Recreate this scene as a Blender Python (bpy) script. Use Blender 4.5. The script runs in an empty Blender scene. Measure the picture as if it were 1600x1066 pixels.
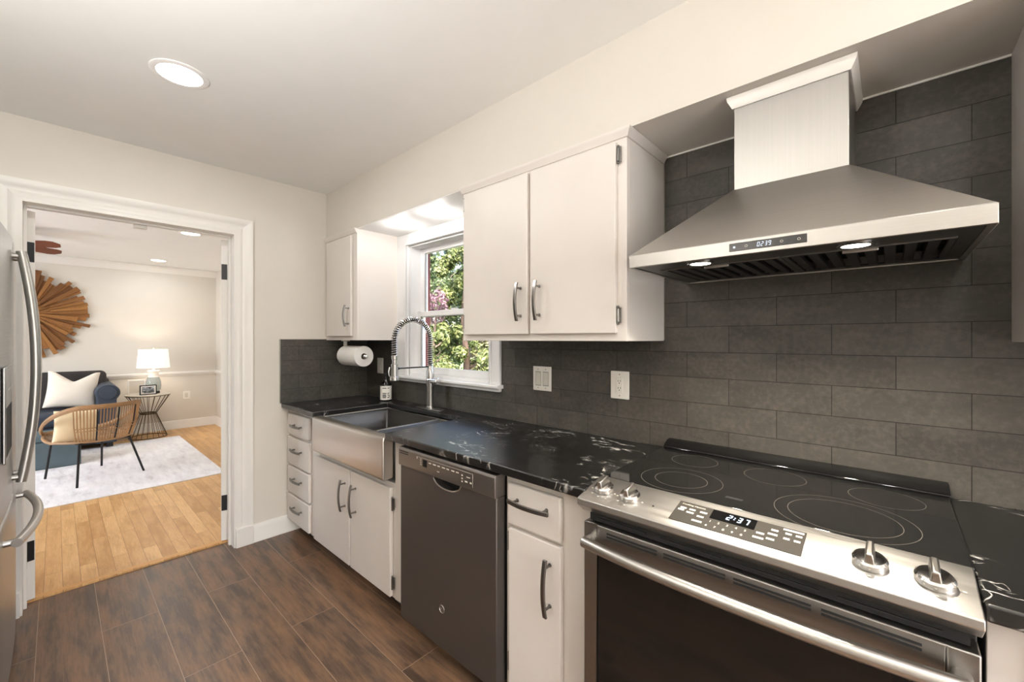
import bpy, bmesh, math, random
from mathutils import Vector, Matrix
random.seed(7)
SC = bpy.context.scene
COL = SC.collection
PI = math.pi

# ------------------------------------------------------------------ camera, world, light, exposure
cam_d = bpy.data.cameras.new('camera')
cam = bpy.data.objects.new('camera', cam_d)
COL.objects.link(cam)
cam.location = (3.201, -1.73, 1.374)
cam.rotation_euler = (PI/2, 0, math.radians(42.34))
cam_d.sensor_width = 36
cam_d.lens = 649.4*36/1600
cam_d.shift_y = -2.7/1600
cam_d.clip_start = 0.02
SC.camera = cam

w = bpy.data.worlds.new('sky'); SC.world = w; w.use_nodes = True
wn = w.node_tree.nodes; wl = w.node_tree.links
sky = wn.new('ShaderNodeTexSky')
sky.sky_type = 'NISHITA'; sky.sun_disc = False
sky.sun_elevation = math.radians(55); sky.sun_rotation = math.radians(120); sky.dust_density = 6; sky.ozone_density = .3
wl.new(sky.outputs[0], wn['Background'].inputs[0])
wn['Background'].inputs[1].default_value = 1.45

sun_d = bpy.data.lights.new('sun', 'SUN'); sun_d.energy = 9.0; sun_d.angle = math.radians(0.6); sun_d.color = (1, .94, .82)
sun = bpy.data.objects.new('sun', sun_d); COL.objects.link(sun)
sun.rotation_euler = Vector((-.50, .05, -.86)).to_track_quat('-Z', 'Y').to_euler()

SC.view_settings.view_transform = 'Standard'
SC.view_settings.look = 'None'
SC.view_settings.exposure = 0.06
SC.view_settings.gamma = 1.0
SC.view_settings.use_curve_mapping = False
SC.cycles.max_bounces = 12
SC.cycles.diffuse_bounces = 6
SC.cycles.caustics_reflective = False
SC.cycles.caustics_refractive = False
SC.cycles.sample_clamp_indirect = 6
SC.cycles.use_denoising = True

KITCHEN_W = 8.0      # each kitchen downlight
LIVING_W = 5.0
SOFFIT_W = 1.5
HOOD_W = 4.6
BOUNCE_FILL_W = 39.0  # added uplights that brighten the ceiling

def disk_light(name, loc, power, size, color=(1, .98, .96), spread=PI, direction=(0, 0, -1)):
    d = bpy.data.lights.new(name, 'AREA'); d.shape = 'DISK'; d.size = size; d.energy = power; d.color = color; d.spread = spread
    o = bpy.data.objects.new(name, d); COL.objects.link(o); o.location = loc
    o.rotation_euler = Vector(direction).to_track_quat('-Z', 'Y').to_euler()
    return o

# daylight entering through the living room's window opening (in the wall at y = -4.2) and added fill from behind the camera
def window_light(name, loc, sx, sy, power, direction, color):
    d = bpy.data.lights.new(name, 'AREA'); d.shape = 'RECTANGLE'; d.size = sx; d.size_y = sy; d.energy = power; d.color = color
    o = bpy.data.objects.new(name, d); COL.objects.link(o); o.location = loc
    o.rotation_euler = Vector(direction).to_track_quat('-Z', 'Z').to_euler()
    return o
window_light('daylight_fill', (-2.6, -4.28, 1.45), 2.6, 1.4, 66, (0, 1, .45), (.80, .90, 1))
window_light('daylight_fill', (5.72, -1.4, 1.10), 1.9, 1.95, 38, (-1, 0, .25), (.95, .97, 1))  # added fill lamp in the unseen opening of the near wall

# ------------------------------------------------------------------ materials
def s2l(c):
    c = c/255
    return c/12.92 if c <= .04045 else ((c+.055)/1.055)**2.4
def rgb(r, g, b): return (s2l(r), s2l(g), s2l(b), 1)

class NT:
    def __init__(s, name):
        s.m = bpy.data.materials.new(name); s.m.use_nodes = True
        s.n = s.m.node_tree.nodes; s.l = s.m.node_tree.links
        s.b = s.n['Principled BSDF']
    def new(s, t, **kw):
        n = s.n.new(t)
        for k, v in kw.items(): setattr(n, k, v)
        return n
    def coord(s, scale=(1, 1, 1), loc=(0, 0, 0), rot=(0, 0, 0)):
        tc = s.new('ShaderNodeTexCoord'); mp = s.new('ShaderNodeMapping')
        mp.inputs['Location'].default_value = loc; mp.inputs['Rotation'].default_value = rot; mp.inputs['Scale'].default_value = scale
        s.l.new(tc.outputs['Object'], mp.inputs[0]); return mp.outputs[0]
    def noise(s, vec, scale=5, detail=3, rough=.5, dist=0):
        n = s.new('ShaderNodeTexNoise'); n.inputs['Scale'].default_value = scale; n.inputs['Detail'].default_value = detail
        n.inputs['Roughness'].default_value = rough; n.inputs['Distortion'].default_value = dist
        if vec is not None: s.l.new(vec, n.inputs['Vector'])
        return n.outputs['Fac']
    def ramp(s, fac, stops):
        r = s.new('ShaderNodeValToRGB'); e = r.color_ramp.elements
        e[0].position, e[0].color = stops[0]; e[1].position, e[1].color = stops[-1]
        for p, c in stops[1:-1]:
            k = e.new(p); k.color = c
        s.l.new(fac, r.inputs[0]); return r.outputs[0]
    def maprange(s, fac, a, b, c, d):
        r = s.new('ShaderNodeMapRange')
        for i, v in zip((1, 2, 3, 4), (a, b, c, d)): r.inputs[i].default_value = v
        s.l.new(fac, r.inputs[0]); return r.outputs[0]
    def mix(s, fac, a, b, mode='MIX'):
        m = s.new('ShaderNodeMix'); m.data_type = 'RGBA'; m.blend_type = mode
        for inp, v in ((m.inputs[0], fac), (m.inputs[6], a), (m.inputs[7], b)):
            if hasattr(v, 'links'): s.l.new(v, inp)
            else: inp.default_value = v
        return m.outputs[2]
    def math(s, op, a, b=0):
        m = s.new('ShaderNodeMath'); m.operation = op
        for inp, v in ((m.inputs[0], a), (m.inputs[1], b)):
            if hasattr(v, 'links'): s.l.new(v, inp)
            else: inp.default_value = v
        return m.outputs[0]
    def bump(s, h, strength=.2, dist=.01):
        b = s.new('ShaderNodeBump'); b.inputs['Strength'].default_value = strength; b.inputs['Distance'].default_value = dist
        s.l.new(h, b.inputs['Height']); s.l.new(b.outputs[0], s.b.inputs['Normal'])
    def set(s, name, v):
        i = s.b.inputs[name]
        if hasattr(v, 'links'): s.l.new(v, i)
        else: i.default_value = v

def plain(name, col, rough=.5, metal=0, bump=0, bscale=200, var=0.04, spec=None):
    t = NT(name); v = t.coord()
    n = t.noise(v, 6, 3)
    c = t.mix(t.maprange(n, .3, .7, 0, 1), tuple(x*(1-var) for x in col[:3])+(1,), tuple(min(1, x*(1+var)) for x in col[:3])+(1,))
    t.set('Base Color', c); t.set('Roughness', rough); t.set('Metallic', metal)
    if spec is not None: t.set('Specular IOR Level', spec)
    if bump: t.bump(t.noise(t.coord(), bscale, 2), bump, .002)
    return t.m
def emit(name, col, strength, base=(0, 0, 0, 1)):
    t = NT(name); t.set('Base Color', base); t.set('Emission Color', col); t.set('Emission Strength', strength); t.set('Roughness', .4)
    return t.m
def brushed(name, col, r0, r1, scale=(3, 3, 350), metal=1.0, bump=.05):
    t = NT(name); n = t.noise(t.coord(scale), 1, 4, .6)
    t.set('Base Color', t.mix(t.maprange(n, .3, .7, 0, 1), tuple(x*.93 for x in col[:3])+(1,), col)); t.set('Metallic', metal)
    t.set('Roughness', t.maprange(n, .3, .7, r0, r1)); t.bump(n, bump, .001)
    return t.m

M = {}
M['wall'] = plain('wall_paint_cream', rgb(216, 211, 202), .7, bump=.04, bscale=180, var=.012)
M['ceiling'] = plain('ceiling_paint_white', rgb(240, 240, 237), .8, bump=.03, var=.01)
M['soffit_white'] = plain('soffit_paint_white', rgb(246, 245, 243), .6, var=.01)
M['trim'] = plain('trim_paint_white', rgb(232, 229, 223), .35, var=.01)
M['cab'] = plain('cabinet_paint_white', rgb(226, 220, 214), .38, bump=.04, bscale=90, var=.015)
M['window_white'] = plain('window_vinyl_white', rgb(240, 240, 240), .35, var=.01)
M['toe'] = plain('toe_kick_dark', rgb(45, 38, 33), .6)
M['steel'] = brushed('brushed_steel', (.50, .485, .46, 1), .28, .36)
M['steel_v'] = brushed('brushed_steel_panel', (.47, .455, .43, 1), .30, .36, (350, 350, 3))
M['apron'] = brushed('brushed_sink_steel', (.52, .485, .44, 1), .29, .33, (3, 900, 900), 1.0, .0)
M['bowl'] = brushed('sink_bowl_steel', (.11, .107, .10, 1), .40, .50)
M['nickel'] = plain('satin_nickel', (.50, .48, .45, 1), .28, 1)
M['pewter'] = plain('dark_pewter', (.20, .19, .18, 1), .34, 1)
M['faucet'] = brushed('faucet_nickel', (.42, .405, .385, 1), .24, .34, (300, 300, 3))
M['handle_upper'] = plain('handle_pewter', (.30, .285, .27, 1), .28, 1)
M['chrome'] = plain('chrome', (.75, .74, .73, 1), .12, 1)
M['slate'] = brushed('slate_dishwasher', (.175, .16, .148, 1), .36, .46, (3, 3, 260), .85, .03)
M['slate_panel'] = brushed('slate_control_strip', (.24, .22, .205, 1), .30, .40, (3, 3, 260), .85, .03)
M['fridge'] = brushed('fridge_steel', (.42, .42, .415, 1), .30, .42, (3, 3, 300))
M['black'] = plain('black_gloss', (.006, .006, .006, 1), .06)
M['blackmatte'] = plain('black_matte', (.012, .012, .012, 1), .55)
M['dark_void'] = plain('dark_recess', (.006, .006, .006, 1), .7)
M['iron'] = plain('black_metal', (.012, .012, .013, 1), .4, .3)
M['plastic'] = plain('white_plastic', rgb(236, 233, 226), .35, var=.01)
M['plastic_grey'] = plain('grey_plastic', rgb(150, 148, 142), .4)
M['mark_white'] = plain('printed_white', rgb(225, 220, 208), .6)
M['mark_dark'] = plain('printed_black', rgb(40, 40, 42), .6)
M['paper'] = plain('paper_towel', rgb(238, 236, 232), .9, bump=.3, bscale=120)
M['lamp_on'] = emit('downlight_lens', (1, .95, .88, 1), 9, (1, 1, 1, 1))
M['lamp_soffit'] = emit('soffit_lens', (1, .97, .93, 1), 55, (1, 1, 1, 1))
M['hood_lamp'] = emit('hood_lens', (1, .93, .82, 1), 12, (1, 1, 1, 1))
M['digit'] = emit('digit_glow', (.75, .85, 1, 1), 2.2)
M['digit_dim'] = emit('digit_glow_dim', (.8, .88, 1, 1), 1.1)
M['shade'] = (lambda t: (t.set('Base Color', rgb(245, 240, 235)), t.set('Emission Color', (1, .92, .85, 1)), t.set('Emission Strength', .55), t.set('Roughness', .8), t.m)[-1])(NT('lamp_shade_linen'))
M['brass_dark'] = plain('bronze_wire', (.10, .075, .045, 1), .4, .9)
M['navy'] = plain('sofa_velvet_blue', rgb(52, 60, 72), .75, bump=.2, bscale=300, var=.15)
M['navy_dark'] = plain('sofa_back_charcoal', rgb(46, 42, 42), .8, bump=.2, bscale=300, var=.15)
M['teal'] = plain('ottoman_teal_grey', rgb(78, 94, 100), .7, bump=.2, bscale=300, var=.1)
M['pillow'] = plain('pillow_offwhite', rgb(226, 218, 206), .9, bump=.3, bscale=260, var=.05)
M['cushion'] = plain('cushion_cream', rgb(232, 212, 176), .9, bump=.3, bscale=260, var=.05)
M['rattan'] = plain('rattan', rgb(158, 122, 84), .6, bump=.4, bscale=120, var=.25)
M['fan_wood'] = plain('fan_blade_wood', rgb(112, 58, 34), .4, var=.15)
M['rug'] = (lambda t: (lambda v: (t.set('Base Color', t.ramp(t.math('ADD', t.math('MULTIPLY', t.noise(t.coord((1.2, 5, 1)), 3, 5, .7), .6), t.math('MULTIPLY', t.noise(t.coord(), 2.2, 4, .65), .4)),
        [(.34, rgb(196, 190, 190)), (.45, rgb(222, 219, 220)), (.60, rgb(236, 234, 234))])), t.set('Roughness', .95), t.bump(t.noise(v, 300, 2), .4, .003), t.m)[-1])(t.coord()))(NT('rug_distressed_white'))
M['sunwood'] = (lambda t: (lambda isl: (t.set('Base Color', t.mix(t.maprange(t.noise(t.coord((1, 30, 30)), 3, 4, .6), .3, .7, 0, .6), t.ramp(isl, [(0, rgb(112, 70, 28)), (.5, rgb(152, 102, 48)), (1, rgb(180, 128, 66))]), rgb(104, 62, 24))), t.set('Roughness', .6), t.m)[-1])(t.new('ShaderNodeObjectInfo').outputs['Random']))(NT('teak_offcuts'))
M['glass_lamp'] = (lambda t: (t.set('Base Color', (.62, .72, .74, 1)), t.set('Roughness', .08), t.set('Transmission Weight', .75), t.set('IOR', 1.3), t.m)[-1])(NT('lamp_base_glass'))
M['pane'] = (lambda t: (t.set('Base Color', (1, 1, 1, 1)), t.set('Roughness', 0), t.set('Transmission Weight', 1), t.set('IOR', 1.01), t.m)[-1])(NT('window_pane'))

def tile_mat(name, axis):
    t = NT(name)
    tc = t.new('ShaderNodeTexCoord'); sp = t.new('ShaderNodeSeparateXYZ'); cb = t.new('ShaderNodeCombineXYZ')
    t.l.new(tc.outputs['Object'], sp.inputs[0])
    t.l.new(t.math('ADD', sp.outputs[axis], -2.744+.3125*20), cb.inputs[0])
    t.l.new(t.math('ADD', sp.outputs[2], -1.018+.1015*20), cb.inputs[1])
    br = t.new('ShaderNodeTexBrick'); br.offset = .5; br.offset_frequency = 2; br.squash = 1
    br.inputs['Scale'].default_value = 1; br.inputs['Brick Width'].default_value = .3125; br.inputs['Row Height'].default_value = .1015
    br.inputs['Mortar Size'].default_value = .0012; br.inputs['Mortar Smooth'].default_value = .3; br.inputs['Bias'].default_value = 0
    br.inputs['Color1'].default_value = rgb(64, 62, 58); br.inputs['Color2'].default_value = rgb(78, 75, 69); br.inputs['Mortar'].default_value = rgb(36, 33, 30)
    t.l.new(cb.outputs[0], br.inputs['Vector'])
    n = t.noise(t.coord((1, 1, 2.2)), 7, 6, .65)
    n2 = t.noise(t.coord(), 60, 3, .6)
    c = t.mix(t.maprange(n, .3, .72, 0, .55), br.outputs['Color'], rgb(48, 45, 41))
    c = t.mix(t.maprange(t.math('ADD', t.math('MULTIPLY', n2, .5), t.math('MULTIPLY', t.noise(t.coord((1, 1, 1.5), loc=(4, 2, 9)), 8, 5, .65), .5)), .46, .66, 0, .4), c, rgb(104, 97, 88))
    c = t.mix(br.outputs['Fac'], c, rgb(28, 25, 23))
    t.set('Base Color', c); t.set('Roughness', t.maprange(n, .3, .7, .42, .55)); t.set('Specular IOR Level', .35)
    t.bump(t.math('SUBTRACT', t.math('MULTIPLY', n2, .08), t.math('MULTIPLY', br.outputs['Fac'], 1)), .5, .0015)
    return t.m
M['tile'] = tile_mat('charcoal_wall_tile', 0)
M['tile_end'] = tile_mat('charcoal_wall_tile_return', 1)

def counter_mat():
    t = NT('soapstone_black')
    def lines(rot, loc, sc, wd, st):
        n = t.noise(t.coord((1, 1.7, 1), rot=(0, 0, rot), loc=loc), sc, 2.5, .55, 1.4)
        return t.maprange(t.math('ABSOLUTE', t.math('SUBTRACT', n, .5)), wd*.3, wd, st, 0)
    v = t.math('MAXIMUM', lines(.5, (0, 0, 0), 3.0, .010, 1), lines(-.5, (3, 5, 1), 5.0, .009, .8))
    mask = t.maprange(t.noise(t.coord(loc=(7.6, 1.4, 2)), 5, 3, .6), .505, .58, 0, 1)
    brk = t.maprange(t.noise(t.coord(), 38, 2, .5), .40, .58, .1, 1)
    fac = t.math('MULTIPLY', t.math('MULTIPLY', v, mask), brk)
    t.set('Base Color', t.mix(fac, (.007, .0068, .0065, 1), (.62, .60, .57, 1)))
    t.set('Roughness', .29); t.set('Specular IOR Level', .7)
    t.bump(t.noise(t.coord(), 70, 3, .5), .05, .002)
    return t.m
M['counter'] = counter_mat()

def plank_floor(name, w_, h_, x0, y0, c1, c2, mortar, msize, grain, dark, light, rough, gscale=(1.5, 28, 1)):
    t = NT(name)
    tc = t.new('ShaderNodeTexCoord'); mp = t.new('ShaderNodeMapping'); mp.inputs['Location'].default_value = (-x0+w_*20, -y0+h_*60, 0)
    t.l.new(tc.outputs['Object'], mp.inputs[0])
    br = t.new('ShaderNodeTexBrick'); br.offset = .5; br.offset_frequency = 2
    br.inputs['Scale'].default_value = 1; br.inputs['Brick Width'].default_value = w_; br.inputs['Row Height'].default_value = h_
    br.inputs['Mortar Size'].default_value = msize; br.inputs['Mortar Smooth'].default_value = .2
    br.inputs['Color1'].default_value = (0, 0, 0, 1); br.inputs['Color2'].default_value = (1, 1, 1, 1); br.inputs['Mortar'].default_value = (.5, .5, .5, 1)
    t.l.new(mp.outputs[0], br.inputs['Vector'])
    # per-plank shift of the grain
    sh = t.new('ShaderNodeVectorMath'); sh.operation = 'MULTIPLY_ADD'
    t.l.new(br.outputs['Color'], sh.inputs[0]); sh.inputs[1].default_value = (7, 13, 3)
    t.l.new(tc.outputs['Object'], sh.inputs[2])
    mg = t.new('ShaderNodeMapping'); mg.inputs['Scale'].default_value = gscale; t.l.new(sh.outputs[0], mg.inputs[0])
    g = t.noise(mg.outputs[0], 3, 6, .65, .6)
    mb = t.new('ShaderNodeMapping'); mb.inputs['Scale'].default_value = (.7, 3.4, 1); t.l.new(sh.outputs[0], mb.inputs[0])
    blot = t.noise(mb.outputs[0], 4.5, 6, .65)
    c = t.mix(br.outputs['Color'], c1, c2)
    c = t.mix(t.maprange(g, .36, .68, 0, grain), c, dark)
    c = t.mix(t.maprange(blot, .42, .70, 0, grain), c, light)
    c = t.mix(t.maprange(blot, .5, .30, 0, grain*.8), c, dark)
    c = t.mix(t.maprange(t.noise(mg.outputs[0], 9, 4, .6), .5, .75, 0, .45), c, dark)
    c = t.mix(br.outputs['Fac'], c, mortar)
    t.set('Base Color', c); t.set('Roughness', t.maprange(blot, .3, .7, rough, rough+.12))
    t.bump(t.math('SUBTRACT', t.math('MULTIPLY', g, .25), br.outputs['Fac']), .35, .002)
    return t.m
M['floor'] = plank_floor('wood_look_tile', 1.24, .2045, 1.085-1.24+.62, -.971, rgb(100, 80, 66), rgb(128, 100, 78), rgb(160, 138, 118), .0013, .8, rgb(60, 47, 39), rgb(142, 108, 80), .28, (1.2, 26, 1))
M['oak'] = plank_floor('oak_boards', .85, .071, -.4, 0, rgb(190, 142, 86), rgb(226, 182, 124), rgb(120, 80, 44), .0009, .5, rgb(168, 120, 68), rgb(230, 190, 136), .33, (2.5, 40, 1))
M['threshold'] = plain('oak_threshold', rgb(206, 156, 98), .4)
M['brick'] = plain('brick_burgundy', rgb(92, 44, 44), .8, var=.2)

def leaf_mat(name, stops, trans=.35):
    t = NT(name); g = t.new('ShaderNodeNewGeometry')
    c = t.ramp(g.outputs['Random Per Island'], stops)
    c = t.mix(.42, c, (.02, .02, .015, 1))
    t.set('Base Color', c); t.set('Roughness', .5)
    tr = t.new('ShaderNodeBsdfTranslucent'); t.l.new(c, tr.inputs[0])
    mx = t.new('ShaderNodeMixShader'); mx.inputs[0].default_value = trans
    t.l.new(t.b.outputs[0], mx.inputs[1]); t.l.new(tr.outputs[0], mx.inputs[2])
    t.l.new(mx.outputs[0], t.n['Material Output'].inputs[0])
    return t.m
M['leaf_yellow'] = leaf_mat('leaves_yellow_green', [(0, rgb(58, 76, 38)), (.5, rgb(118, 138, 72)), (1, rgb(200, 206, 138))])
M['leaf_green'] = leaf_mat('leaves_green', [(0, rgb(50, 72, 46)), (.5, rgb(104, 132, 84)), (1, rgb(176, 192, 138))])
M['leaf_purple'] = leaf_mat('leaves_purple', [(0, rgb(90, 66, 80)), (.5, rgb(160, 120, 138)), (1, rgb(205, 170, 180))])
M['leaf_dark'] = leaf_mat('leaves_olive', [(0, rgb(56, 54, 34)), (.5, rgb(96, 92, 56)), (1, rgb(140, 130, 90))])
M['bark'] = plain('bark', rgb(88, 74, 66), .9, var=.3)
M['lawn'] = plain('lawn_grass', rgb(92, 110, 60), .9, bump=.5, bscale=60, var=.3)

# ------------------------------------------------------------------ mesh helpers
class G:
    def __init__(s): s.bm = bmesh.new()
    def face(s, vs): 
        try: return s.bm.faces.new(vs)
        except ValueError: return None
    def box(s, x0, x1, y0, y1, z0, z1):
        v = [s.bm.verts.new((x, y, z)) for x in (x0, x1) for y in (y0, y1) for z in (z0, z1)]
        for f in ((0, 1, 3, 2), (4, 6, 7, 5), (0, 4, 5, 1), (2, 3, 7, 6), (0, 2, 6, 4), (1, 5, 7, 3)): s.face([v[i] for i in f])
        return s
    def hexa(s, b, t):
        """b: 4 bottom points, t: 4 top points, same winding"""
        vb = [s.bm.verts.new(p) for p in b]; vt = [s.bm.verts.new(p) for p in t]; n = len(b)
        s.face(vb[::-1]); s.face(vt)
        for i in range(n): s.face([vb[i], vb[(i+1) % n], vt[(i+1) % n], vt[i]])
        return s
    def prism(s, poly, axis, a, b):
        """poly: 2D points; axis 0 -> (y,z) along x ; 1 -> (x,z) along y ; 2 -> (x,y) along z"""
        def P(p, t): return (t, p[0], p[1]) if axis == 0 else ((p[0], t, p[1]) if axis == 1 else (p[0], p[1], t))
        return s.hexa([P(p, a) for p in poly], [P(p, b) for p in poly])
    def ring(s, c, u, v, r, seg, r2=None):
        r2 = r if r2 is None else r2
        return [s.bm.verts.new(c+u*(r*math.cos(2*PI*i/seg))+v*(r2*math.sin(2*PI*i/seg))) for i in range(seg)]
    def skin(s, rings, closed=False, caps=True):
        n = len(rings)
        for k in range(n if closed else n-1):
            a, b = rings[k], rings[(k+1) % n]; m = len(a)
            for i in range(m): s.face([a[i], a[(i+1) % m], b[(i+1) % m], b[i]])
        if caps and not closed:
            s.face(rings[0][::-1]); s.face(rings[-1])
        return s
    def cyl(s, p0, p1, r0, r1=None, seg=24, caps=True):
        p0 = Vector(p0); p1 = Vector(p1); d = (p1-p0).normalized(); u = d.orthogonal().normalized(); v = d.cross(u)
        return s.skin([s.ring(p0, u, v, r0, seg), s.ring(p1, u, v, r0 if r1 is None else r1, seg)], caps=caps)
    def tube(s, pts, r, seg=10, closed=False, flat=None):
        pts = [Vector(p) for p in pts]; n = len(pts); rings = []; u = None
        for i in range(n):
            if closed: d = pts[(i+1) % n]-pts[i-1]
            else: d = pts[min(i+1, n-1)]-pts[max(i-1, 0)]
            d.normalize()
            if u is None: u = d.orthogonal().normalized()
            u = (u-d*u.dot(d)).normalized(); v = d.cross(u)
            rr = r[i] if isinstance(r, (list, tuple)) else r
            rings.append(s.ring(pts[i], u, v, rr, seg))
        return s.skin(rings, closed)
    def strap(s, pts, wv, tv, wd, th):
        """flat bar swept through pts; wv/tv constant width/thickness directions"""
        wv = Vector(wv); tv = Vector(tv); rings = []
        for p in pts:
            p = Vector(p); rings.append([s.bm.verts.new(p+wv*(wd*a)+tv*(th*b)) for a, b in ((-.5, -.5), (.5, -.5), (.5, .5), (-.5, .5))])
        return s.skin(rings)
    def lathe(s, prof, c=(0, 0, 0), seg=32, axis=(0, 0, 1)):
        c = Vector(c); d = Vector(axis).normalized(); u = d.orthogonal().normalized(); v = d.cross(u)
        return s.skin([s.ring(c+d*z, u, v, max(r, 1e-4), seg) for r, z in prof])
    def ball(s, c, r, sc=(1, 1, 1), seg=16):
        prof = [(r*math.sin(PI*k/10), -r*math.cos(PI*k/10)) for k in range(11)]
        c = Vector(c)
        rings = [[s.bm.verts.new((c.x+max(p, 1e-4)*math.cos(2*PI*i/seg)*sc[0], c.y+max(p, 1e-4)*math.sin(2*PI*i/seg)*sc[1], c.z+z*sc[2])) for i in range(seg)] for p, z in prof]
        return s.skin(rings)
    def move(s, M4): bmesh.ops.transform(s.bm, matrix=M4, verts=s.bm.verts); return s

ORG = {}
def link(name, g, mat, parent=None, bevel=0, seg=2, smooth=True, sub=0, angle=35):
    bm = g.bm
    bmesh.ops.remove_doubles(bm, verts=bm.verts, dist=1e-6)
    bmesh.ops.recalc_face_normals(bm, faces=bm.faces)
    org = Vector((0, 0, 0))
    if parent is not None:
        org = ORG.get(parent.name, org)
        if org.length: bmesh.ops.translate(bm, vec=-org, verts=bm.verts)
    me = bpy.data.meshes.new(name); bm.to_mesh(me); bm.free()
    o = bpy.data.objects.new(name, me); COL.objects.link(o)
    me.materials.append(mat)
    if parent is not None:
        o.parent = parent; ORG[o.name] = org
    if smooth:
        me.polygons.foreach_set('use_smooth', [True]*len(me.polygons))
        me.set_sharp_from_angle(angle=math.radians(angle))
    if bevel:
        b = o.modifiers.new('bevel', 'BEVEL'); b.width = bevel; b.segments = seg; b.limit_method = 'ANGLE'; b.harden_normals = False
    if sub:
        d = o.modifiers.new('subdivision', 'SUBSURF'); d.levels = sub; d.render_levels = sub
    return o
def tag(o, label, cat, group=None, kind=None):
    if label: o['label'] = label
    if cat: o['category'] = cat
    if group: o['group'] = group
    if kind: o['kind'] = kind
    return o
def thing(name, label, cat, loc, group=None, world=True):
    o = bpy.data.objects.new(name, None); COL.objects.link(o); o.location = loc; o.empty_display_size = .05
    ORG[o.name] = Vector(loc) if world else Vector((0, 0, 0))
    return tag(o, label, cat, group)
def struct(name, g, mat, bevel=0, parent=None, label=None, cat=None, **k):
    o = link(name, g, mat, parent, bevel, **k)
    if parent is None: o['kind'] = 'structure'
    if label: o['label'] = label
    if cat: o['category'] = cat
    return o

def text_geo(s, size, origin, right, up, depth=.0003, align='CENTER'):
    cu = bpy.data.curves.new('txt', 'FONT'); cu.body = s; cu.size = size; cu.align_x = align; cu.align_y = 'CENTER'; cu.resolution_u = 2
    ob = bpy.data.objects.new('txt', cu); COL.objects.link(ob)
    dg = bpy.context.evaluated_depsgraph_get(); ev = ob.evaluated_get(dg); me = ev.to_mesh()
    g = G(); R = Vector(right).normalized(); U = Vector(up).normalized(); N = R.cross(U); O = Vector(origin)
    vs = [g.bm.verts.new(O+R*v.co.x+U*v.co.y+N*depth) for v in me.vertices]
    for p in me.polygons: g.face([vs[i] for i in p.vertices])
    ev.to_mesh_clear(); bpy.data.objects.remove(ob); bpy.data.curves.remove(cu)
    return g
SEGS = {'0': 'abcdef', '1': 'bc', '2': 'abged', '3': 'abgcd', '7': 'abc', '9': 'abcdfg', '6': 'afgcde', '4': 'fgbc', '5': 'afgcd', '8': 'abcdefg'}
def seven(g, s, O, R, U, h, gap=.35, slant=.12):
    O = Vector(O); R = Vector(R).normalized(); U = Vector(U).normalized(); N = R.cross(U); wdt = h*.52; t = h*.13; x = 0
    def bar(a, b, horiz):
        pts = []
        for (px, py) in ((a[0], a[1]), (b[0], a[1]), (b[0], b[1]), (a[0], b[1])):
            pts.append(O+R*(x+px+slant*py)+U*py+N*.0004)
        top = [p+N*.0004 for p in pts]; g.hexa(pts, top)
    for ch in s:
        if ch == ':':
            for yy in (.3*h, .62*h): bar((0, yy), (t, yy+t), 1)
            x += t+h*.2; continue
        S = SEGS[ch]
        e = t*.15
        if 'a' in S: bar((t, h-t), (wdt-t, h), 1)
        if 'g' in S: bar((t, h/2-t/2), (wdt-t, h/2+t/2), 1)
        if 'd' in S: bar((t, 0), (wdt-t, t), 1)
        if 'f' in S: bar((0, h/2+e), (t, h-e), 0)
        if 'b' in S: bar((wdt-t, h/2+e), (wdt, h-e), 0)
        if 'e' in S: bar((0, e), (t, h/2-e), 0)
        if 'c' in S: bar((wdt-t, e), (wdt, h/2-e), 0)
        x += wdt+h*gap*.6
    return x

# ------------------------------------------------------------------ setting: kitchen shell
CEIL = 2.485; XN = 5.6; YL = -2.66
struct('floor', G().box(-.125, XN, YL, .0, -.05, 0), M['floor'], smooth=False)
struct('ceiling', G().box(0, XN, YL, .0, CEIL, CEIL+.08), M['ceiling'], smooth=False)
DY0, DY1, DH = -1.842, -.942, 2.062      # doorway
g = G(); g.box(-.12, 0, YL, DY0-.02, 0, CEIL+.08); g.box(-.12, 0, DY1+.02, .2, 0, CEIL+.08); g.box(-.12, 0, DY0-.02, DY1+.02, DH+.02, CEIL+.08)
struct('wall_far', g, M['wall'], smooth=False)
# wall_right: the tiled wall with the window opening
WX0, WX1, WZ0, WZ1 = .62, 1.46, 1.112, 2.05
g = G(); g.box(0, WX0, .01, .12, 0, CEIL+.08); g.box(WX1, XN, .01, .12, 0, CEIL+.08); g.box(WX0, WX1, .01, .12, 0, WZ0); g.box(WX0, WX1, .01, .12, WZ1, CEIL+.08)
struct('wall_right', g, M['wall'], smooth=False)
g = G(); g.box(-.12, .588, .135, .205, -.6, 2.7); g.box(1.52, XN, .135, .205, -.6, 2.7); g.box(.588, 1.52, .135, .205, -.6, 1.08); g.box(.588, 1.52, .135, .205, 2.10, 2.7)
struct('wall_exterior', g, M['brick'], smooth=False)
struct('wall_left', G().box(-.12, XN, YL-.1, YL, 0, CEIL+.08), M['wall'], smooth=False)
# wall_near with a wide opening added behind the camera for fill light
g = G(); g.box(XN, XN+.12, YL, -2.40, 0, CEIL); g.box(XN, XN+.12, -.40, .12, 0, CEIL); g.box(XN, XN+.12, -2.40, -.40, 0, .1); g.box(XN, XN+.12, -2.40, -.40, 2.1, CEIL)
struct('wall_near', g, M['wall'], smooth=False)
# soffit
SY = -.335; SZ = 2.14
struct('wall_soffit', G().box(0, XN, SY, .01, SZ, CEIL), M['wall'], smooth=False)
struct('trim_soffit', G().box(.489, 1.595, SY+.002, .008, SZ-.004, SZ), M['soffit_white'], smooth=False, label='white painted underside of the soffit above the window')
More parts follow.
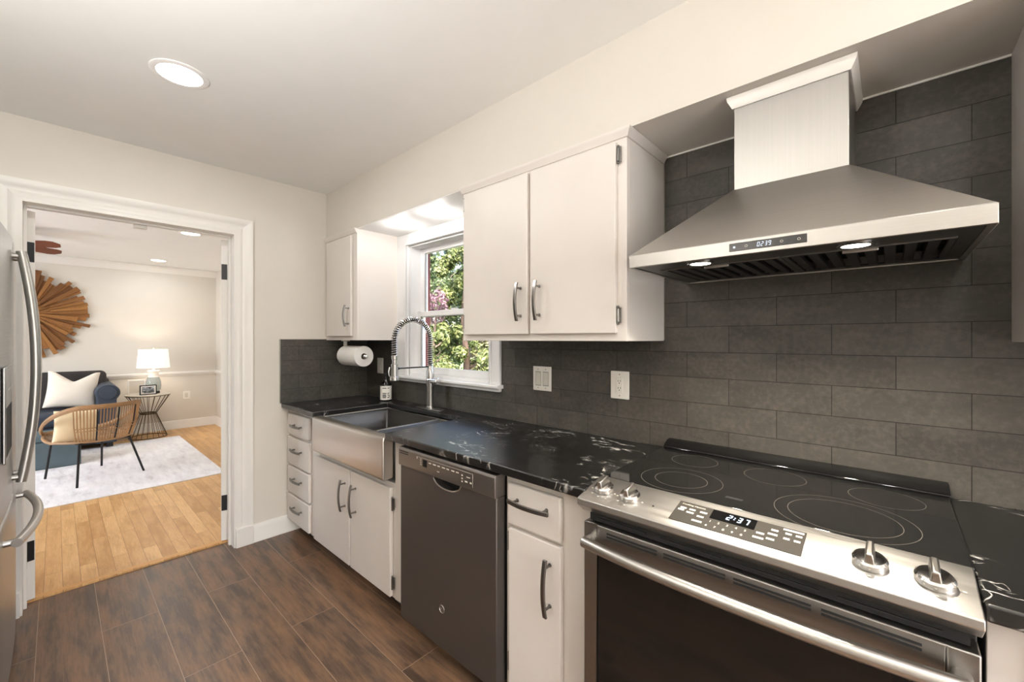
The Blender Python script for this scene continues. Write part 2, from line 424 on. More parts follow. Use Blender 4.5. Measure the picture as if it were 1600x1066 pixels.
# backsplash tile
g = G()
g.box(.01, .46, 0, .01, .92, 1.372); g.box(.46, 1.545, 0, .01, .92, 1.075)
g.box(1.545, 2.497, 0, .01, .92, 1.372); g.box(2.497, 3.45, 0, .01, .80, SZ-.003); g.box(3.45, XN-.001, 0, .01, .92, 1.372)
struct('wall_backsplash', g, M['tile'], smooth=False)
struct('wall_backsplash', G().box(0, .01, -.66, .01, .92, 1.374), M['tile_end'], smooth=False)
struct('trim_tile', G().box(.0, .012, -.663, -.66, .92, 1.376), M['nickel'], smooth=False)
# white caulk line under the soffit
struct('trim_caulk', G().box(2.497, 3.45, -.004, 0, SZ-.006, SZ), M['trim'], smooth=False)

# baseboard by the doorway
def base_profile(y0=0): return [(0, 0), (.026, 0), (.026, .012), (.018, .024), (.018, .085), (.012, .10), (.008, .115), (0, .118)]
struct('baseboard_far', G().prism([(x, z) for x, z in base_profile()], 1, -.835, -.53), M['trim'])

# door casing (colonial profile) with plinth blocks
def casing(g, a, b, side):
    """vertical leg from inner a to outer b (y)"""
    d = 1 if b > a else -1; wd = abs(b-a)
    prof = [(0, .0), (0, .012), (.012, .017), (.03, .017), (.036, .013), (.06, .016), (.072, .024), (.09, .028), (wd, .028), (wd, 0)]
    return [(x, a+d*t) for t, x in prof]
g = G()
cw = .095
for a, sgn in ((DY1+.012, 1), (DY0-.012, -1)):
    pr = casing(None, a, a+sgn*cw, 0)
    g.prism(pr, 2, .12, DH+.012) if False else None
    vb = [(x, y, .118) for x, y in pr]
    vt = [(x, y, DH+.012+abs(y-a)) for x, y in pr]
    g.hexa(vb, vt)
a = DH+.012
pr = casing(None, a, a+cw, 0)
g.hexa([(x, DY0-.012-(z-a), z) for x, z in pr], [(x, DY1+.012+(z-a), z) for x, z in pr])
dc = struct('trim_1', g, M['trim'])
dc['label'] = 'white moulded casing around the doorway to the living room'
for a, b in ((DY1+.008, DY1+.012+cw+.004), (DY0-.012-cw-.004, DY0-.008)):
    link('plinth_block', G().box(0, .033, a, b, 0, .125), M['trim'], dc, .003)
g = G(); g.box(-.13, .014, DY1, DY1+.02, 0, DH+.02); g.box(-.13, .014, DY0-.02, DY0, 0, DH+.02); g.box(-.13, .014, DY0, DY1, DH, DH+.02)
link('jamb', g, M['trim'], dc, .001)
g = G(); g.box(-.085, -.055, DY1-.012, DY1, 0, DH); g.box(-.085, -.055, DY0, DY0+.012, 0, DH); g.box(-.085, -.055, DY0+.012, DY1-.012, DH-.012, DH)
link('door_stop', g, M['trim'], dc, .001)
link('door_catch', G().box(-.125, -.09, -1.42, -1.36, DH-.03, DH-.0005), M['plastic'], dc, .004)
# threshold strip
struct('trim_2', G().prism([(-.16, 0), (-.122, 0), (-.122, .004), (-.134, .012), (-.16, .012)], 1, DY0, DY1), M['threshold'])

# the pair of doors folded back into the living room: hinge edges show in the doorway
def leaf(name, ypiv, sgn, ang):
    root = thing(name, None, None, (-.122, ypiv, .014)); root['kind'] = 'structure'
    g = G(); g.box(-.44, 0, -.0385, 0, 0, 2.03)
    slab = link('slab', g, M['trim'], root, .002); ORG[slab.name] = Vector((0, 0, 0))
    slab.data.transform(Matrix.Translation(ORG[root.name]))
    if sgn > 0: pass
    for z in (.255, 1.815):
        h = G().box(0, .003, -.036, -.004, z-.052, z+.052)
        hh = link('hinge', h, M['iron'], root, .006, 2); hh.data.transform(Matrix.Translation(ORG[root.name])); hh['label'] = 'black hinge leaf'
    root.rotation_euler = (0, 0, ang)
    return root
d1 = leaf('door_1', DY1-.002, 1, -math.radians(17)); d1['label'] = 'white door leaf folded back at the right of the doorway'
d2 = leaf('door_2', DY0+.0395, -1, math.radians(17)); d2['label'] = 'white door leaf folded back at the left of the doorway'

# ------------------------------------------------------------------ setting: living room
LX = -4.85; LC = 2.46; LY = -4.2
struct('floor', G().box(LX, -.12, LY, .01, -.05, .01), M['oak'], smooth=False)
struct('ceiling', G().box(LX, -.12, LY, .01, LC, LC+.08), M['ceiling'], smooth=False)
struct('wall_living_far', G().box(LX-.1, LX, LY, .11, 0, LC+.08), M['wall'], smooth=False)
struct('wall_living_right', G().box(LX, -.12, .01, .11, 0, LC+.08), M['wall'], smooth=False)
g = G(); g.box(LX, -3.9, LY-.1, LY, 0, LC+.08); g.box(-1.3, -.12, LY-.1, LY, 0, LC+.08); g.box(-3.9, -1.3, LY-.1, LY, 0, .75); g.box(-3.9, -1.3, LY-.1, LY, 2.15, LC+.08)
struct('wall_living_left', g, M['wall'], smooth=False)
struct('wall_living_near', G().box(-.12, -.02, LY, YL-.1, 0, LC+.08), M['wall'], smooth=False)
crown = [(0, -.005), (0, -.10), (.012, -.10), (.02, -.085), (.05, -.04), (.065, -.022), (.075, -.018), (.075, -.002)]
struct('trim_crown', G().prism([(LX+a, LC+b) for a, b in crown], 1, LY, .01), M['trim'])
rail = [(0, 0), (.012, .004), (.016, .02), (.026, .028), (.028, .05), (.02, .062), (0, .066)]
g = G(); g.prism([(LX+a, .815+b) for a, b in rail], 1, LY, .01)
g.prism([(.01-a, .815+b) for a, b in rail], 0, LX, -.13)
struct('trim_rail', g, M['trim'])
bb = [(0, 0), (.022, 0), (.022, .01), (.014, .022), (.014, .10), (.006, .125), (0, .128)]
struct('baseboard_living', G().prism([(LX+a, .01+b) for a, b in bb], 1, LY, .01).prism([(.01-a, .01+b) for a, b in bb], 0, LX, -.13), M['trim'])

# ------------------------------------------------------------------ kitchen window
win = thing('window_1', None, None, (1.04, 0, WZ0)); win['kind'] = 'structure'; win['label'] = 'white double-hung window above the sink'
g = G()
def flat_casing(x0, x1, z0, z1): g.box(x0, x1, -.02, .0, z0, z1)
flat_casing(WX0-.16, WX0-.005, WZ0, SZ-.005); flat_casing(WX1+.0, WX1+.085, WZ0, WZ1+.08); flat_casing(WX0-.005, WX1, WZ1, SZ-.005)
link('casing', g, M['window_white'], win, .004)
link('casing_bead', G().box(WX0-.028, WX0-.008, -.03, -.02, WZ0, WZ1+.02).box(WX0-.008, WX1+.02, -.03, -.02, WZ1+.0, WZ1+.02).box(WX1+.004, WX1+.022, -.03, -.02, WZ0, WZ1), M['window_white'], win, .004)
g = G(); t_ = .012
g.box(WX0-.005, WX0+t_, 0, .13, WZ0, WZ1); g.box(WX1-t_, WX1+.0, 0, .13, WZ0, WZ1); g.box(WX0+t_, WX1-t_, 0, .13, WZ1-t_, WZ1); g.box(WX0+t_, WX1-t_, 0, .13, WZ0, WZ0+.018)
link('jamb', g, M['window_white'], win, .002)
link('stool', G().prism([(-.045, WZ0-.022), (-.05, WZ0-.016), (-.05, WZ0-.004), (-.044, WZ0), (.02, WZ0), (.02, WZ0-.022)], 0, WX0-.165, WX1+.098), M['window_white'], win, .003)
link('apron', G().box(WX0-.16, WX1+.085, -.022, -.001, WZ0-.042, WZ0-.022), M['window_white'], win, .003)
def sash(y0, y1, z0, z1, name, bot):
    g = G(); st = .05; x0, x1 = WX0+t_, WX1-t_
    g.box(x0, x0+st, y0, y1, z0, z1); g.box(x1-st, x1, y0, y1, z0, z1); g.box(x0+st, x1-st, y0, y1, z1-.038, z1); g.box(x0+st, x1-st, y0, y1, z0, z0+bot)
    s = link(name, g, M['window_white'], win, .004)
    p = link('pane', G().box(x0+st-.003, x1-st+.003, (y0+y1)/2-.002, (y0+y1)/2+.002, z0+bot-.003, z1-.035), M['pane'], s, smooth=False); p['label'] = 'clear glass pane'
sash(.085, .115, 1.538, WZ1-t_, 'upper_sash', .036)
sash(.050, .080, WZ0+.018, 1.574, 'lower_sash', .045)
link('sash_lock', G().box(1.02, 1.07, .052, .078, 1.574, 1.584), M['window_white'], win, .003)

# ------------------------------------------------------------------ hardware helpers
def pull(parent, c, L, vert, out=.030, arc=.012, mat=None, name='handle'):
    """arched bar pull on a front whose plane is y=c.y, sticking out to -y"""
    cx, cy, cz = c; g = G(); pts = []
    for k in range(13):
        t = -1+2*k/12
        o = out+arc*(1-t*t)
        pts.append((cx, cy-o, cz+t*L/2) if vert else (cx+t*L/2, cy-o, cz))
    g.strap(pts, (1, 0, 0) if vert else (0, 0, 1), (0, 1, 0), .0145, .008)
    for t in (-.72, .72):
        o = out+arc*(1-t*t)
        p = (cx, cy, cz+t*L/2) if vert else (cx+t*L/2, cy, cz)
        g.cyl(p, (p[0], cy-o, p[2]), .0045, seg=12)
        g.cyl(p, (p[0], cy-.003, p[2]), .007, seg=12)
    return link(name, g, mat or M['pewter'], parent, .0025)
def cab_hinge(parent, x, y, z, s=1):
    g = G(); g.box(x-.004, x+.010*s if s > 0 else x+.004, y-.004, y+.001, z-.028, z+.028); g.cyl((x, y-.004, z-.024), (x, y-.004, z+.024), .005, seg=10)
    for dz in (-.03, .03): g.ball((x, y-.004, z+dz), .0055, seg=8)
    return link('hinge', g, M['pewter'], parent)
def slab(parent, name, x0, x1, z0, z1, y1, th=.02, bev=.004):
    return link(name, G().box(x0, x1, y1-th, y1, z0, z1), M['cab'], parent, bev, 3)

BY = -.60   # face-frame plane of the base cabinets
# base cabinet with four drawers
c = thing('base_cabinet', 'white four-drawer base cabinet in the corner beside the doorway wall', 'cabinet', (.23, -.3, 0))
link('body', G().box(.002, .466, BY, -.012, .09, .886), M['cab'], c, .002)
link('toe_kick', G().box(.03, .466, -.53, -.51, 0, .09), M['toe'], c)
for i, (z0, z1) in enumerate(((.708, .856), (.500, .690), (.302, .484), (.104, .286))):
    d = slab(c, 'drawer', .032, .397, z0, z1, BY-.001, .02, .007 if i == 0 else .003)
    pull(d, (.222, BY-.021, (z0+z1)/2+(.018 if i else .0)), .165, False, .024, .010)
# sink base
c = thing('base_cabinet', 'white two-door base cabinet under the farmhouse sink', 'cabinet', (.96, -.3, 0))
g = G(); g.box(.466, .545, BY, -.012, .09, .886); g.box(1.39, 1.508, BY, -.012, .09, .886); g.box(.545, 1.39, BY, -.012, .09, .66)
link('body', g, M['cab'], c, .002)
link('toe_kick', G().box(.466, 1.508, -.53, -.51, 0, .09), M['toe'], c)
for x0, x1, hx in ((.462+.012, .953, .905), (.965, 1.375, 1.03)):
    d = slab(c, 'door', x0, x1, .100, .638, BY-.001, .02, .003); pull(d, (hx, BY-.021, .49), .178, True, .028, .012)
for z in (.56, .17): cab_hinge(c, 1.381, BY-.006, z)
# narrow base cabinet between dishwasher and range
c = thing('base_cabinet', 'narrow white base cabinet with one drawer and one door, between dishwasher and stove', 'cabinet', (2.33, -.3, 0))
link('body', G().box(2.146, 2.513, BY, -.012, .09, .886), M['cab'], c, .002)
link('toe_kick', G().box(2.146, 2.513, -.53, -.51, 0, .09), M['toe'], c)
d = slab(c, 'drawer', 2.166, 2.404, .702, .853, BY-.001, .02, .007); pull(d, (2.283, BY-.021, .800), .182, False, .028, .012)
d = slab(c, 'door', 2.172, 2.404, .104, .690, BY-.001, .02, .003); pull(d, (2.362, BY-.021, .553), .19, True, .028, .012)
for z in (.635, .195): cab_hinge(c, 2.166, BY-.006, z, -1)
# base cabinet right of range
c = thing('base_cabinet', 'white base cabinet under the counter at the right of the stove', 'cabinet', (3.75, -.3, 0))
link('body', G().box(3.328, 4.25, BY, -.012, .09, .886), M['cab'], c, .002)
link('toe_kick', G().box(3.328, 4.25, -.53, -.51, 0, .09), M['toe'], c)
for x0, x1 in ((3.40, 3.80), (3.815, 4.21)):
    d = slab(c, 'door', x0, x1, .104, .690, BY-.001, .02, .003); pull(d, (x1-.04 if x0 < 3.6 else x0+.04, BY-.021, .55), .19, True)
    d = slab(c, 'drawer', x0, x1, .702, .853, BY-.001, .02, .007); pull(d, ((x0+x1)/2, BY-.021, .79), .19, False)

# ------------------------------------------------------------------ countertops
CT0, CT1, CF = .888, .92, -.655
SXL, SXR, SYB = .548, 1.385, -.135
poly = [(.011, -.001), (.011, CF), (SXL, CF), (SXL, SYB), (SXR-.012, SYB), (SXR, CF), (2.518, CF), (2.518, -.001)]
def poly_slab(g, poly, z0, z1):
    vb = [g.bm.verts.new((x, y, z0)) for x, y in poly]; vt = [g.bm.verts.new((x, y, z1)) for x, y in poly]
    n = len(poly); g.bm.faces.new(vt); g.bm.faces.new(vb[::-1])
    for i in range(n): g.face([vb[i], vb[(i+1) % n], vt[(i+1) % n], vt[i]])
    return g
o = link('countertop', poly_slab(G(), poly, CT0, CT1), M['counter'], None, .005, 3)
tag(o, 'black veined stone countertop around the sink, from the corner to the stove', 'countertop')
o = link('countertop', G().box(3.322, 4.26, CF, -.001, CT0, CT1), M['counter'], None, .005, 3)
tag(o, 'short black stone countertop at the right of the stove', 'countertop')

# ------------------------------------------------------------------ sink
s = thing('farmhouse_sink', 'stainless steel apron-front double bowl sink set into the black counter', 'sink', (.966, -.39, .685))
AX0, AX1 = .556, 1.381
ap = G()
ap.prism([(-.602, .687), (-.655, .683), (-.664, .690), (-.664, .880), (-.660, .891), (-.650, .896), (-.602, .896)], 0, AX0, AX1)
link('apron', ap, M['apron'], s, .006, 3)
zr = .884
def bowl(x0, x1, y0, y1, ztop, zbot, name):
    g = G(); r = .012
    o_ = [g.bm.verts.new(p) for p in ((x0, y0, ztop), (x1, y0, ztop), (x1, y1, ztop), (x0, y1, ztop))]
    i_ = [g.bm.verts.new(p) for p in ((x0+.01, y0+.01, zbot), (x1-.01, y0+.01, zbot), (x1-.01, y1-.01, zbot), (x0+.01, y1-.01, zbot))]
    for k in range(4): g.face([o_[k], o_[(k+1) % 4], i_[(k+1) % 4], i_[k]])
    g.face(i_)
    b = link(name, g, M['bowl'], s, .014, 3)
    so = b.modifiers.new('solid', 'SOLIDIFY'); so.thickness = .003
    cx, cy = (x0+x1)/2, (y0+y1)/2
    link('drain', G().lathe([(.0, zbot+.001), (.025, zbot+.001), (.045, zbot+.006), (.047, zbot+.002)], (cx, cy, 0)), M['chrome'], b)
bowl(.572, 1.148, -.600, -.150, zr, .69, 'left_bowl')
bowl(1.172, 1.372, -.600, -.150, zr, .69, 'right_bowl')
g = G(); g.box(1.146, 1.174, -.602, -.150, zr-.012, zr+.001); g.box(AX0+.0, .574, -.602, -.138, zr-.012, zr+.001); g.box(1.371, AX1, -.602, -.138, zr-.012, zr+.001); g.box(.574, 1.371, -.152, -.138, zr-.012, zr+.001)
link('rim', g, M['steel'], s, .003)

# ------------------------------------------------------------------ faucet
FX, FY = .980, -.085
f = thing('kitchen_faucet', 'tall spring-neck kitchen faucet in brushed nickel behind the sink', 'faucet', (FX, FY, .92))
link('deck_plate', G().box(FX-.125, FX+.125, FY-.03, FY+.03, .92, .926), M['faucet'], f, .003)
link('column', G().lathe([(.030, .925), (.030, .935), (.0225, .942), (.021, 1.06), (.025, 1.085), (.025, 1.165), (.021, 1.178), (.018, 1.20)], (FX, FY, 0)), M['faucet'], f)
R = .132; zc = 1.366
path = [(FX, FY, 1.195+(zc-1.195)*k/10) for k in range(10)]
path += [(FX, FY-R+R*math.cos(a), zc+R*math.sin(a)) for a in [PI*k/24 for k in range(25)]]
path += [(FX, FY-2*R, zc-(zc-1.262)*k/6) for k in range(1, 7)]
link('hose', G().tube(path, .0105, 12), M['blackmatte'], f)
# spring coil
P = [Vector(p) for p in path]; Ls = [0]
for a, b in zip(P, P[1:]): Ls.append(Ls[-1]+(b-a).length)
turns = 50; pts = []; N = turns*9
for i in range(N+1):
    d = Ls[-1]*i/N; k = max(j for j in range(len(Ls)) if Ls[j] <= d+1e-9); k = min(k, len(P)-2)
    q = P[k].lerp(P[k+1], (d-Ls[k])/(Ls[k+1]-Ls[k]+1e-9)); tn = (P[k+1]-P[k]).normalized(); ax = Vector((1, 0, 0)); bx = tn.cross(ax)
    th = 2*PI*turns*i/N; pts.append(q+(ax*math.cos(th)+bx*math.sin(th))*.0168)
link('spring', G().tube(pts, .0030, 6), M['chrome'], f)
hy = FY-2*R
link('spray_head', G().lathe([(.019, 1.275), (.019, 1.252), (.0145, 1.25), (.0145, 1.225), (.021, 1.222), (.022, 1.15), (.0265, 1.145), (.0275, 1.126), (.024, 1.124)], (FX, hy, 0)), M['faucet'], f)
link('spray_lever', G().tube([(FX-.012, hy-.026, 1.205), (FX-.012, hy-.033, 1.18), (FX-.012, hy-.030, 1.155), (FX-.01, hy-.02, 1.145)], .0045, 8), M['faucet'], f)
link('dock_arm', G().cyl((FX, FY, 1.196), (FX, hy+.018, 1.196), .0045, seg=12).cyl((FX, hy+.03, 1.196), (FX, hy+.014, 1.196), .008, seg=12), M['blackmatte'], f)
link('handle', G().cyl((FX+.015, FY, 1.103), (FX+.078, FY, 1.103), .0185, seg=20).cyl((FX+.078, FY, 1.103), (FX+.086, FY, 1.103), .0225, seg=20).cyl((FX+.062, FY, 1.108), (FX+.066, FY-.07, 1.120), .006, .0045, seg=12), M['chrome'], f, .0015)

# soap bottle
b = thing('soap_bottle', 'dark soap bottle with a white label on the counter behind the sink corner', 'bottle', (.44, -.085, .92))
link('bottle_body', G().lathe([(.0, .9205), (.038, .9205), (.041, .925), (.041, 1.035), (.037, 1.05), (.018, 1.066), (.015, 1.072), (.015, 1.082)], (.44, -.085, 0)), M['black'], b)
def arc_label(g, r, z0, z1, a0, a1, c, n=16):
    lo = []; hi = []
    for k in range(n+1):
        a = a0+(a1-a0)*k/n; lo.append(g.bm.verts.new((c[0]+r*math.cos(a), c[1]+r*math.sin(a), z0))); hi.append(g.bm.verts.new((c[0]+r*math.cos(a), c[1]+r*math.sin(a), z1)))
    for k in range(n): g.face([lo[k], lo[k+1], hi[k+1], hi[k]])
    return g
lb = link('label', arc_label(G(), .0414, .930, 1.032, -PI*.95, PI*.55, (.44, -.085), 30), M['plastic'], b); lb['label'] = 'white paper label with dark print'
g = G(); A = -.56
for z0, z1, a0, a1 in ((1.013, 1.018, -.62, .1), (1.013, 1.018, .3, .62), (.975, .981, -.6, .12), (.975, .981, .3, .55), (.962, .969, -.6, .05), (.953, .959, -.6, .1), (.944, .950, -.6, .05), (.962, .969, .3, .42), (.953, .966, .5, .62), (.944, .950, .25, .6)):
    link('print_line', arc_label(G(), .0417, z0, z1, A+a0, A+a1, (.44, -.085), 6), M['mark_dark'], lb)
link('pump', G().lathe([(.016, 1.08), (.016, 1.094), (.006, 1.095), (.006, 1.118), (.011, 1.119), (.011, 1.128)], (.44, -.085, 0)).cyl((.44, -.085, 1.123), (.47, -.115, 1.119), .005, seg=10), M['blackmatte'], b)

# ------------------------------------------------------------------ dishwasher
d = thing('dishwasher', 'dark slate dishwasher with a curved pocket handle between the sink cabinet and narrow cabinet', 'dishwasher', (1.825, -.3, 0))
DX0, DX1, DF = 1.513, 2.138, -.648
link('tub', G().box(DX0, DX1+.0, -.60, -.012, .10, .884), M['blackmatte'], d)
link('kick_plate', G().box(DX0, DX1, -.56, -.54, .0, .10), M['blackmatte'], d)
# door with a scooped pocket under the control strip
ZS = .792
cx, hw, dep = 1.852, .090, .040
def scoop(x):
    t = (x-cx)/hw
    return 0 if abs(t) >= 1 else dep*(1-abs(t)**2.6)**.6
g = G(); top = []
xs = [DX0, cx-hw-.05]+[cx-hw+2*hw*k/24 for k in range(25)]+[cx+hw+.05, DX1]
prof = [(x, ZS-scoop(x)) for x in xs]
g.prism([(DX0, .085)]+[(DX1, .085)]+prof[::-1], 1, DF, -.602)
link('door', g, M['slate'], d, .003)
lip = [(x, DF-.0005, z) for x, z in prof if abs(x-cx) <= hw+.0501]
pk = G().tube([(cx-hw-.055, DF, ZS+.002)]+[(x, DF+.0005, z+.0015) for x, z in prof if abs(x-cx) <= hw+1e-6]+[(cx+hw+.004, DF, ZS+.002)], .0035, 8)
link('pocket_lip', pk, M['nickel'], d)
link('pocket', G().box(cx-hw, cx+hw, -.612, -.6015, ZS-dep-.002, ZS), M['dark_void'], d)
st = link('control_strip', G().prism([(-.602, ZS+.001), (DF-.007, ZS+.001), (DF-.009, ZS+.004), (DF-.009, .868), (DF-.003, .876), (-.602, .878)], 0, DX0-.003, DX1+.001), M['slate_panel'], d, .002)
SF = DF-.0092
g = G()
for z in (.860, .851): g.box(DX0+.010, DX0+.075, SF-.0004, SF+.003, z-.0018, z+.0018)
link('vent_slot', g, M['dark_void'], st)
link('display', G().box(1.700, 1.728, SF-.0006, SF+.002, .822, .852), M['black'], st)
g = G()
for k in range(7): g.box(1.742+k*.030, 1.758+k*.030+(k % 2)*.004, SF-.0006, SF, .843, .847)
for k in range(4): g.box(1.680, 1.690, SF-.0006, SF, .850-k*.008, .853-k*.008)
for k in range(3): g.box(1.955, 1.962, SF-.0006, SF, .838-k*.012, .843-k*.012)
g.box(1.985, 2.005, SF-.0006, SF, .838, .841); g.box(1.975, 1.990, SF-.0006, SF, .818, .823); g.box(2.004, 2.014, SF-.0006, SF, .818, .824)
g.box(1.655, 1.660, SF-.0006, SF, .848, .858); g.box(1.80, 1.815, SF-.0006, SF, .820, .823)
g.box(1.665, 2.02, SF-.0006, SF, .8575, .8582); g.box(2.0195, 2.0205, SF-.0006, SF, .806, .8582)
link('control_print', g, M['mark_white'], st, smooth=False)
bd = link('badge', G().cyl((1.822, DF+.0005, .252), (1.822, DF-.002, .252), .0165, seg=28), M['slate_panel'], d, .001)
g = G(); g.tube([(1.822+.0150*math.cos(a), DF-.002, .252+.0150*math.sin(a)) for a in [2*PI*k/28 for k in range(28)]], .0012, 6, True)
g.tube([(1.822+.003+.005*math.cos(a), DF-.002, .252+.006*math.sin(a)) for a in [.6+5*k/12 for k in range(13)]], .0007, 5)
g.tube([(1.822-.005+.004*math.cos(a), DF-.002, .252+.006*math.sin(a)) for a in [.6+5.2*k/12 for k in range(13)]], .0007, 5)
link('emblem', g, M['nickel'], bd)

# ------------------------------------------------------------------ range
RX0, RX1 = 2.524, 3.316
r = thing('range', 'slide-in stainless electric range with black glass cooktop and oven door', 'stove', (2.92, -.35, 0))
g = G(); g.box(RX0, RX1, -.615, -.03, .06, .905)
link('body', g, M['blackmatte'], r, .002)
link('foot_rail', G().box(RX0+.02, RX1-.02, -.58, -.10, 0, .06), M['blackmatte'], r)
ct = link('cooktop', G().box(RX0-.004, RX1+.004, -.549, -.028, .922, .937), M['black'], r, .003)
ct['label'] = 'black ceramic glass cooktop'
def ring_mark(cx, cy, rad, wd=.0012):
    g = G(); n = 72
    a = [g.bm.verts.new((cx+rad*math.cos(2*PI*k/n), cy+rad*math.sin(2*PI*k/n), .9373)) for k in range(n)]
    b = [g.bm.verts.new((cx+(rad-wd)*math.cos(2*PI*k/n), cy+(rad-wd)*math.sin(2*PI*k/n), .9373)) for k in range(n)]
    for k in range(n): g.face([a[k], a[(k+1) % n], b[(k+1) % n], b[k]])
    return link('burner_ring', g, M['plastic_grey'], ct)
M['ring'] = plain('burner_print', rgb(92, 87, 80), .4)
for cx_, cy_, rr in ((2.718, -.420, (.118, .076)), (3.112, -.425, (.142, .112)), (2.680, -.185, (.076,)), (2.928, -.195, (.084,)), (3.190, -.198, (.080,))):
    for q in rr: ring_mark(cx_, cy_, q).data.materials[0] = M['ring']
bl = link('brand_plate', G().box(2.862, 2.905, -.485, -.470, .937, .9374), M['blackmatte'], ct)
link('rear_trim', G().prism([(-.004, .921), (-.070, .937), (-.068, .942), (-.050, .953), (-.030, .962), (-.004, .964)], 0, RX0-.006, RX1+.008), M['black'], r, .003)
# control panel
yb, zb_, yf, zf = -.549, .9375, -.688, .906
cp = link('control_panel', G().prism([(yb, zb_-.03), (yb, zb_), (yf+.004, zf+.001), (yf-.002, zf-.002), (yf-.003, zf-.018), (yf+.030, zf-.046), (yf+.075, zf-.046)], 0, RX0-.010, RX1+.002), M['steel'], r, .002)
cp['label'] = 'stainless sloping control panel'
U = Vector((0, yb-yf, zb_-zf)).normalized(); Rv = Vector((1, 0, 0)); Nv = Rv.cross(U)
Lp = math.hypot(yb-yf, zb_-zf)
def pp(x, t, h=0):  # point on the panel, t: 0 front .. 1 back
    return Vector((x, yf, zf))+U*(Lp*t)+Nv*h
def panel_rect(x0, x1, t0, t1, h, mat, name, par, skew=0, bev=0):
    g = G(); q = [pp(x0, t0), pp(x1, t0), pp(x1, t1), pp(x0, t1)]
    g.hexa([p+Nv*.0002 for p in q], [p+Nv*h for p in q]); return link(name, g, mat, par, bev)
M['panel_grey'] = plain('panel_glass_grey', rgb(52, 49, 44), .45, spec=.25)
tp = panel_rect(2.776, 3.060, .17, .80, .0012, M['panel_grey'], 'touch_panel', cp, bev=.0006)
ds = panel_rect(2.862, 2.962, .50, .78, .0018, M['black'], 'display', tp)
g = G(); seven(g, '2:37', pp(2.897, .57, .0019), Rv, U, Lp*.15); link('digits', g, M['digit'], ds, smooth=False)
for t, row in ((.41, '12345'), (.27, '67890')):
    for k, ch in enumerate(row):
        link('key_number', text_geo(ch, .011, pp(2.868+k*.0195-(0 if t > .3 else .004), t, .0015), Rv, U), M['mark_white'], tp, smooth=False)
g = G()
for x0, x1, t in ((2.786, 2.801, .60), (2.783, 2.798, .53), (2.809, 2.824, .60), (2.806, 2.824, .50), (2.836, 2.853, .60), (2.834, 2.850, .46), (2.828, 2.852, .31),
                  (2.968, 2.984, .46), (2.964, 2.986, .33), (2.994, 3.008, .64), (2.990, 3.009, .52), (2.990, 3.006, .38), (3.022, 3.034, .64), (3.021, 3.033, .50), (3.042, 3.054, .64), (3.041, 3.053, .50), (3.016, 3.056, .74)):
    q = [pp(x0, t-.022), pp(x1, t-.022), pp(x1, t+.022), pp(x0, t+.022)]
    link('panel_word', G().hexa([p+Nv*.0013 for p in q], [p+Nv*.0016 for p in q]), M['mark_white'], tp, smooth=False)
link('heading', text_geo('Cooking Options', .0085, pp(2.785, .72, .0015), Rv, U, align='LEFT'), M['mark_white'], tp, smooth=False)
for kx, kt in ((2.566, .48), (2.652, .45), (3.170, .46), (3.262, .45)):
    g = G(); O = pp(kx, kt)
    g.lathe([(.027, .0), (.0285, .002), (.0285, .013), (.025, .017), (.018, .0185), (0, .0185)], O, 36, Nv)
    k = link('knob', g, M['chrome'], cp)
    g = G()
    for sgn in (1,):
        b_ = [O+Rv*a*.0085+U*c_*.026+Nv*.016 for a, c_ in ((-1, -1), (1, -1), (1, 1), (-1, 1))]
        t__ = [O+Rv*a*.0055+U*c_*.024+Nv*.038 for a, c_ in ((-1, -1), (1, -1), (1, 1), (-1, 1))]
        g.hexa(b_, t__)
    link('grip', g, M['nickel'], k, .003, 3)
    g = G(); 
    for a in range(-4, 5):
        an = -PI/2+a*.36
        p = O+Rv*(.038*math.cos(an))+U*(.038*math.sin(an))
        q = [p-Rv*.0025-U*.0014, p+Rv*.0025-U*.0014, p+Rv*.0025+U*.0014, p-Rv*.0025+U*.0014]
        if a % 2 == 0: link('dial_mark', G().hexa([v+Nv*.0003 for v in q], [v+Nv*.0006 for v in q]), M['mark_white'], cp, smooth=False)
link('indicator', G().cyl(pp(2.722, .40), pp(2.722, .40, .001), .003, seg=12), M['blackmatte'], cp)
# dark vent gap and door
link('vent_gap', G().box(RX0+.012, RX1-.012, -.652, -.612, .836, .866), M['dark_void'], r)
for x0 in (2.56, 2.75, 2.94, 3.12):
    link('gap_bar', G().box(x0, x0+.15, -.656, -.6515, .846, .849), M['blackmatte'], r)
DFy = -.668
g = G(); WXa, WXb, WZa, WZb = 2.566, 3.274, .28, .752
g.box(RX0, WXa, DFy, -.617, .17, .833); g.box(WXb, RX1, DFy, -.617, .17, .833); g.box(WXa, WXb, DFy, -.617, WZb, .833); g.box(WXa, WXb, DFy, -.617, .17, WZa)
M['steel_door_shaded'] = brushed('oven_door_steel_shaded', (.30, .285, .268, 1), .30, .38)  # darker copy of the steel: dim reflections put into its colour
dr = link('oven_door', g, M['steel_door_shaded'], r, .003)
wn_ = link('door_glass', G().box(WXa-.001, WXb+.001, DFy+.003, -.63, WZa-.001, WZb+.001), M['black'], dr); wn_['label'] = 'black oven window'
g = G()
for k in range(4):
    x0 = 2.60+k*.165
    for z in (.817, .808): g.box(x0, x0+.148, DFy-.0012, DFy+.004, z-.0022, z+.0022)
link('door_vent', g, M['dark_void'], dr)
pts = []
for k in range(25):
    t = -1+2*k/24; pts.append((2.92+.378*t, DFy-.030-.026*(1-abs(t)**2.5), .786))
g = G(); g.tube(pts, .0155, 16)
for t in (-1, 1): g.cyl((2.92+.378*t-.006*t, DFy-.034, .786), (2.92+.378*t-.006*t, DFy+.001, .786), .015, seg=16)
link('door_handle', g, M['steel'], dr)
link('storage_drawer', G().box(RX0, RX1, DFy, -.617, .065, .163), M['steel_door_shaded'], r, .003)

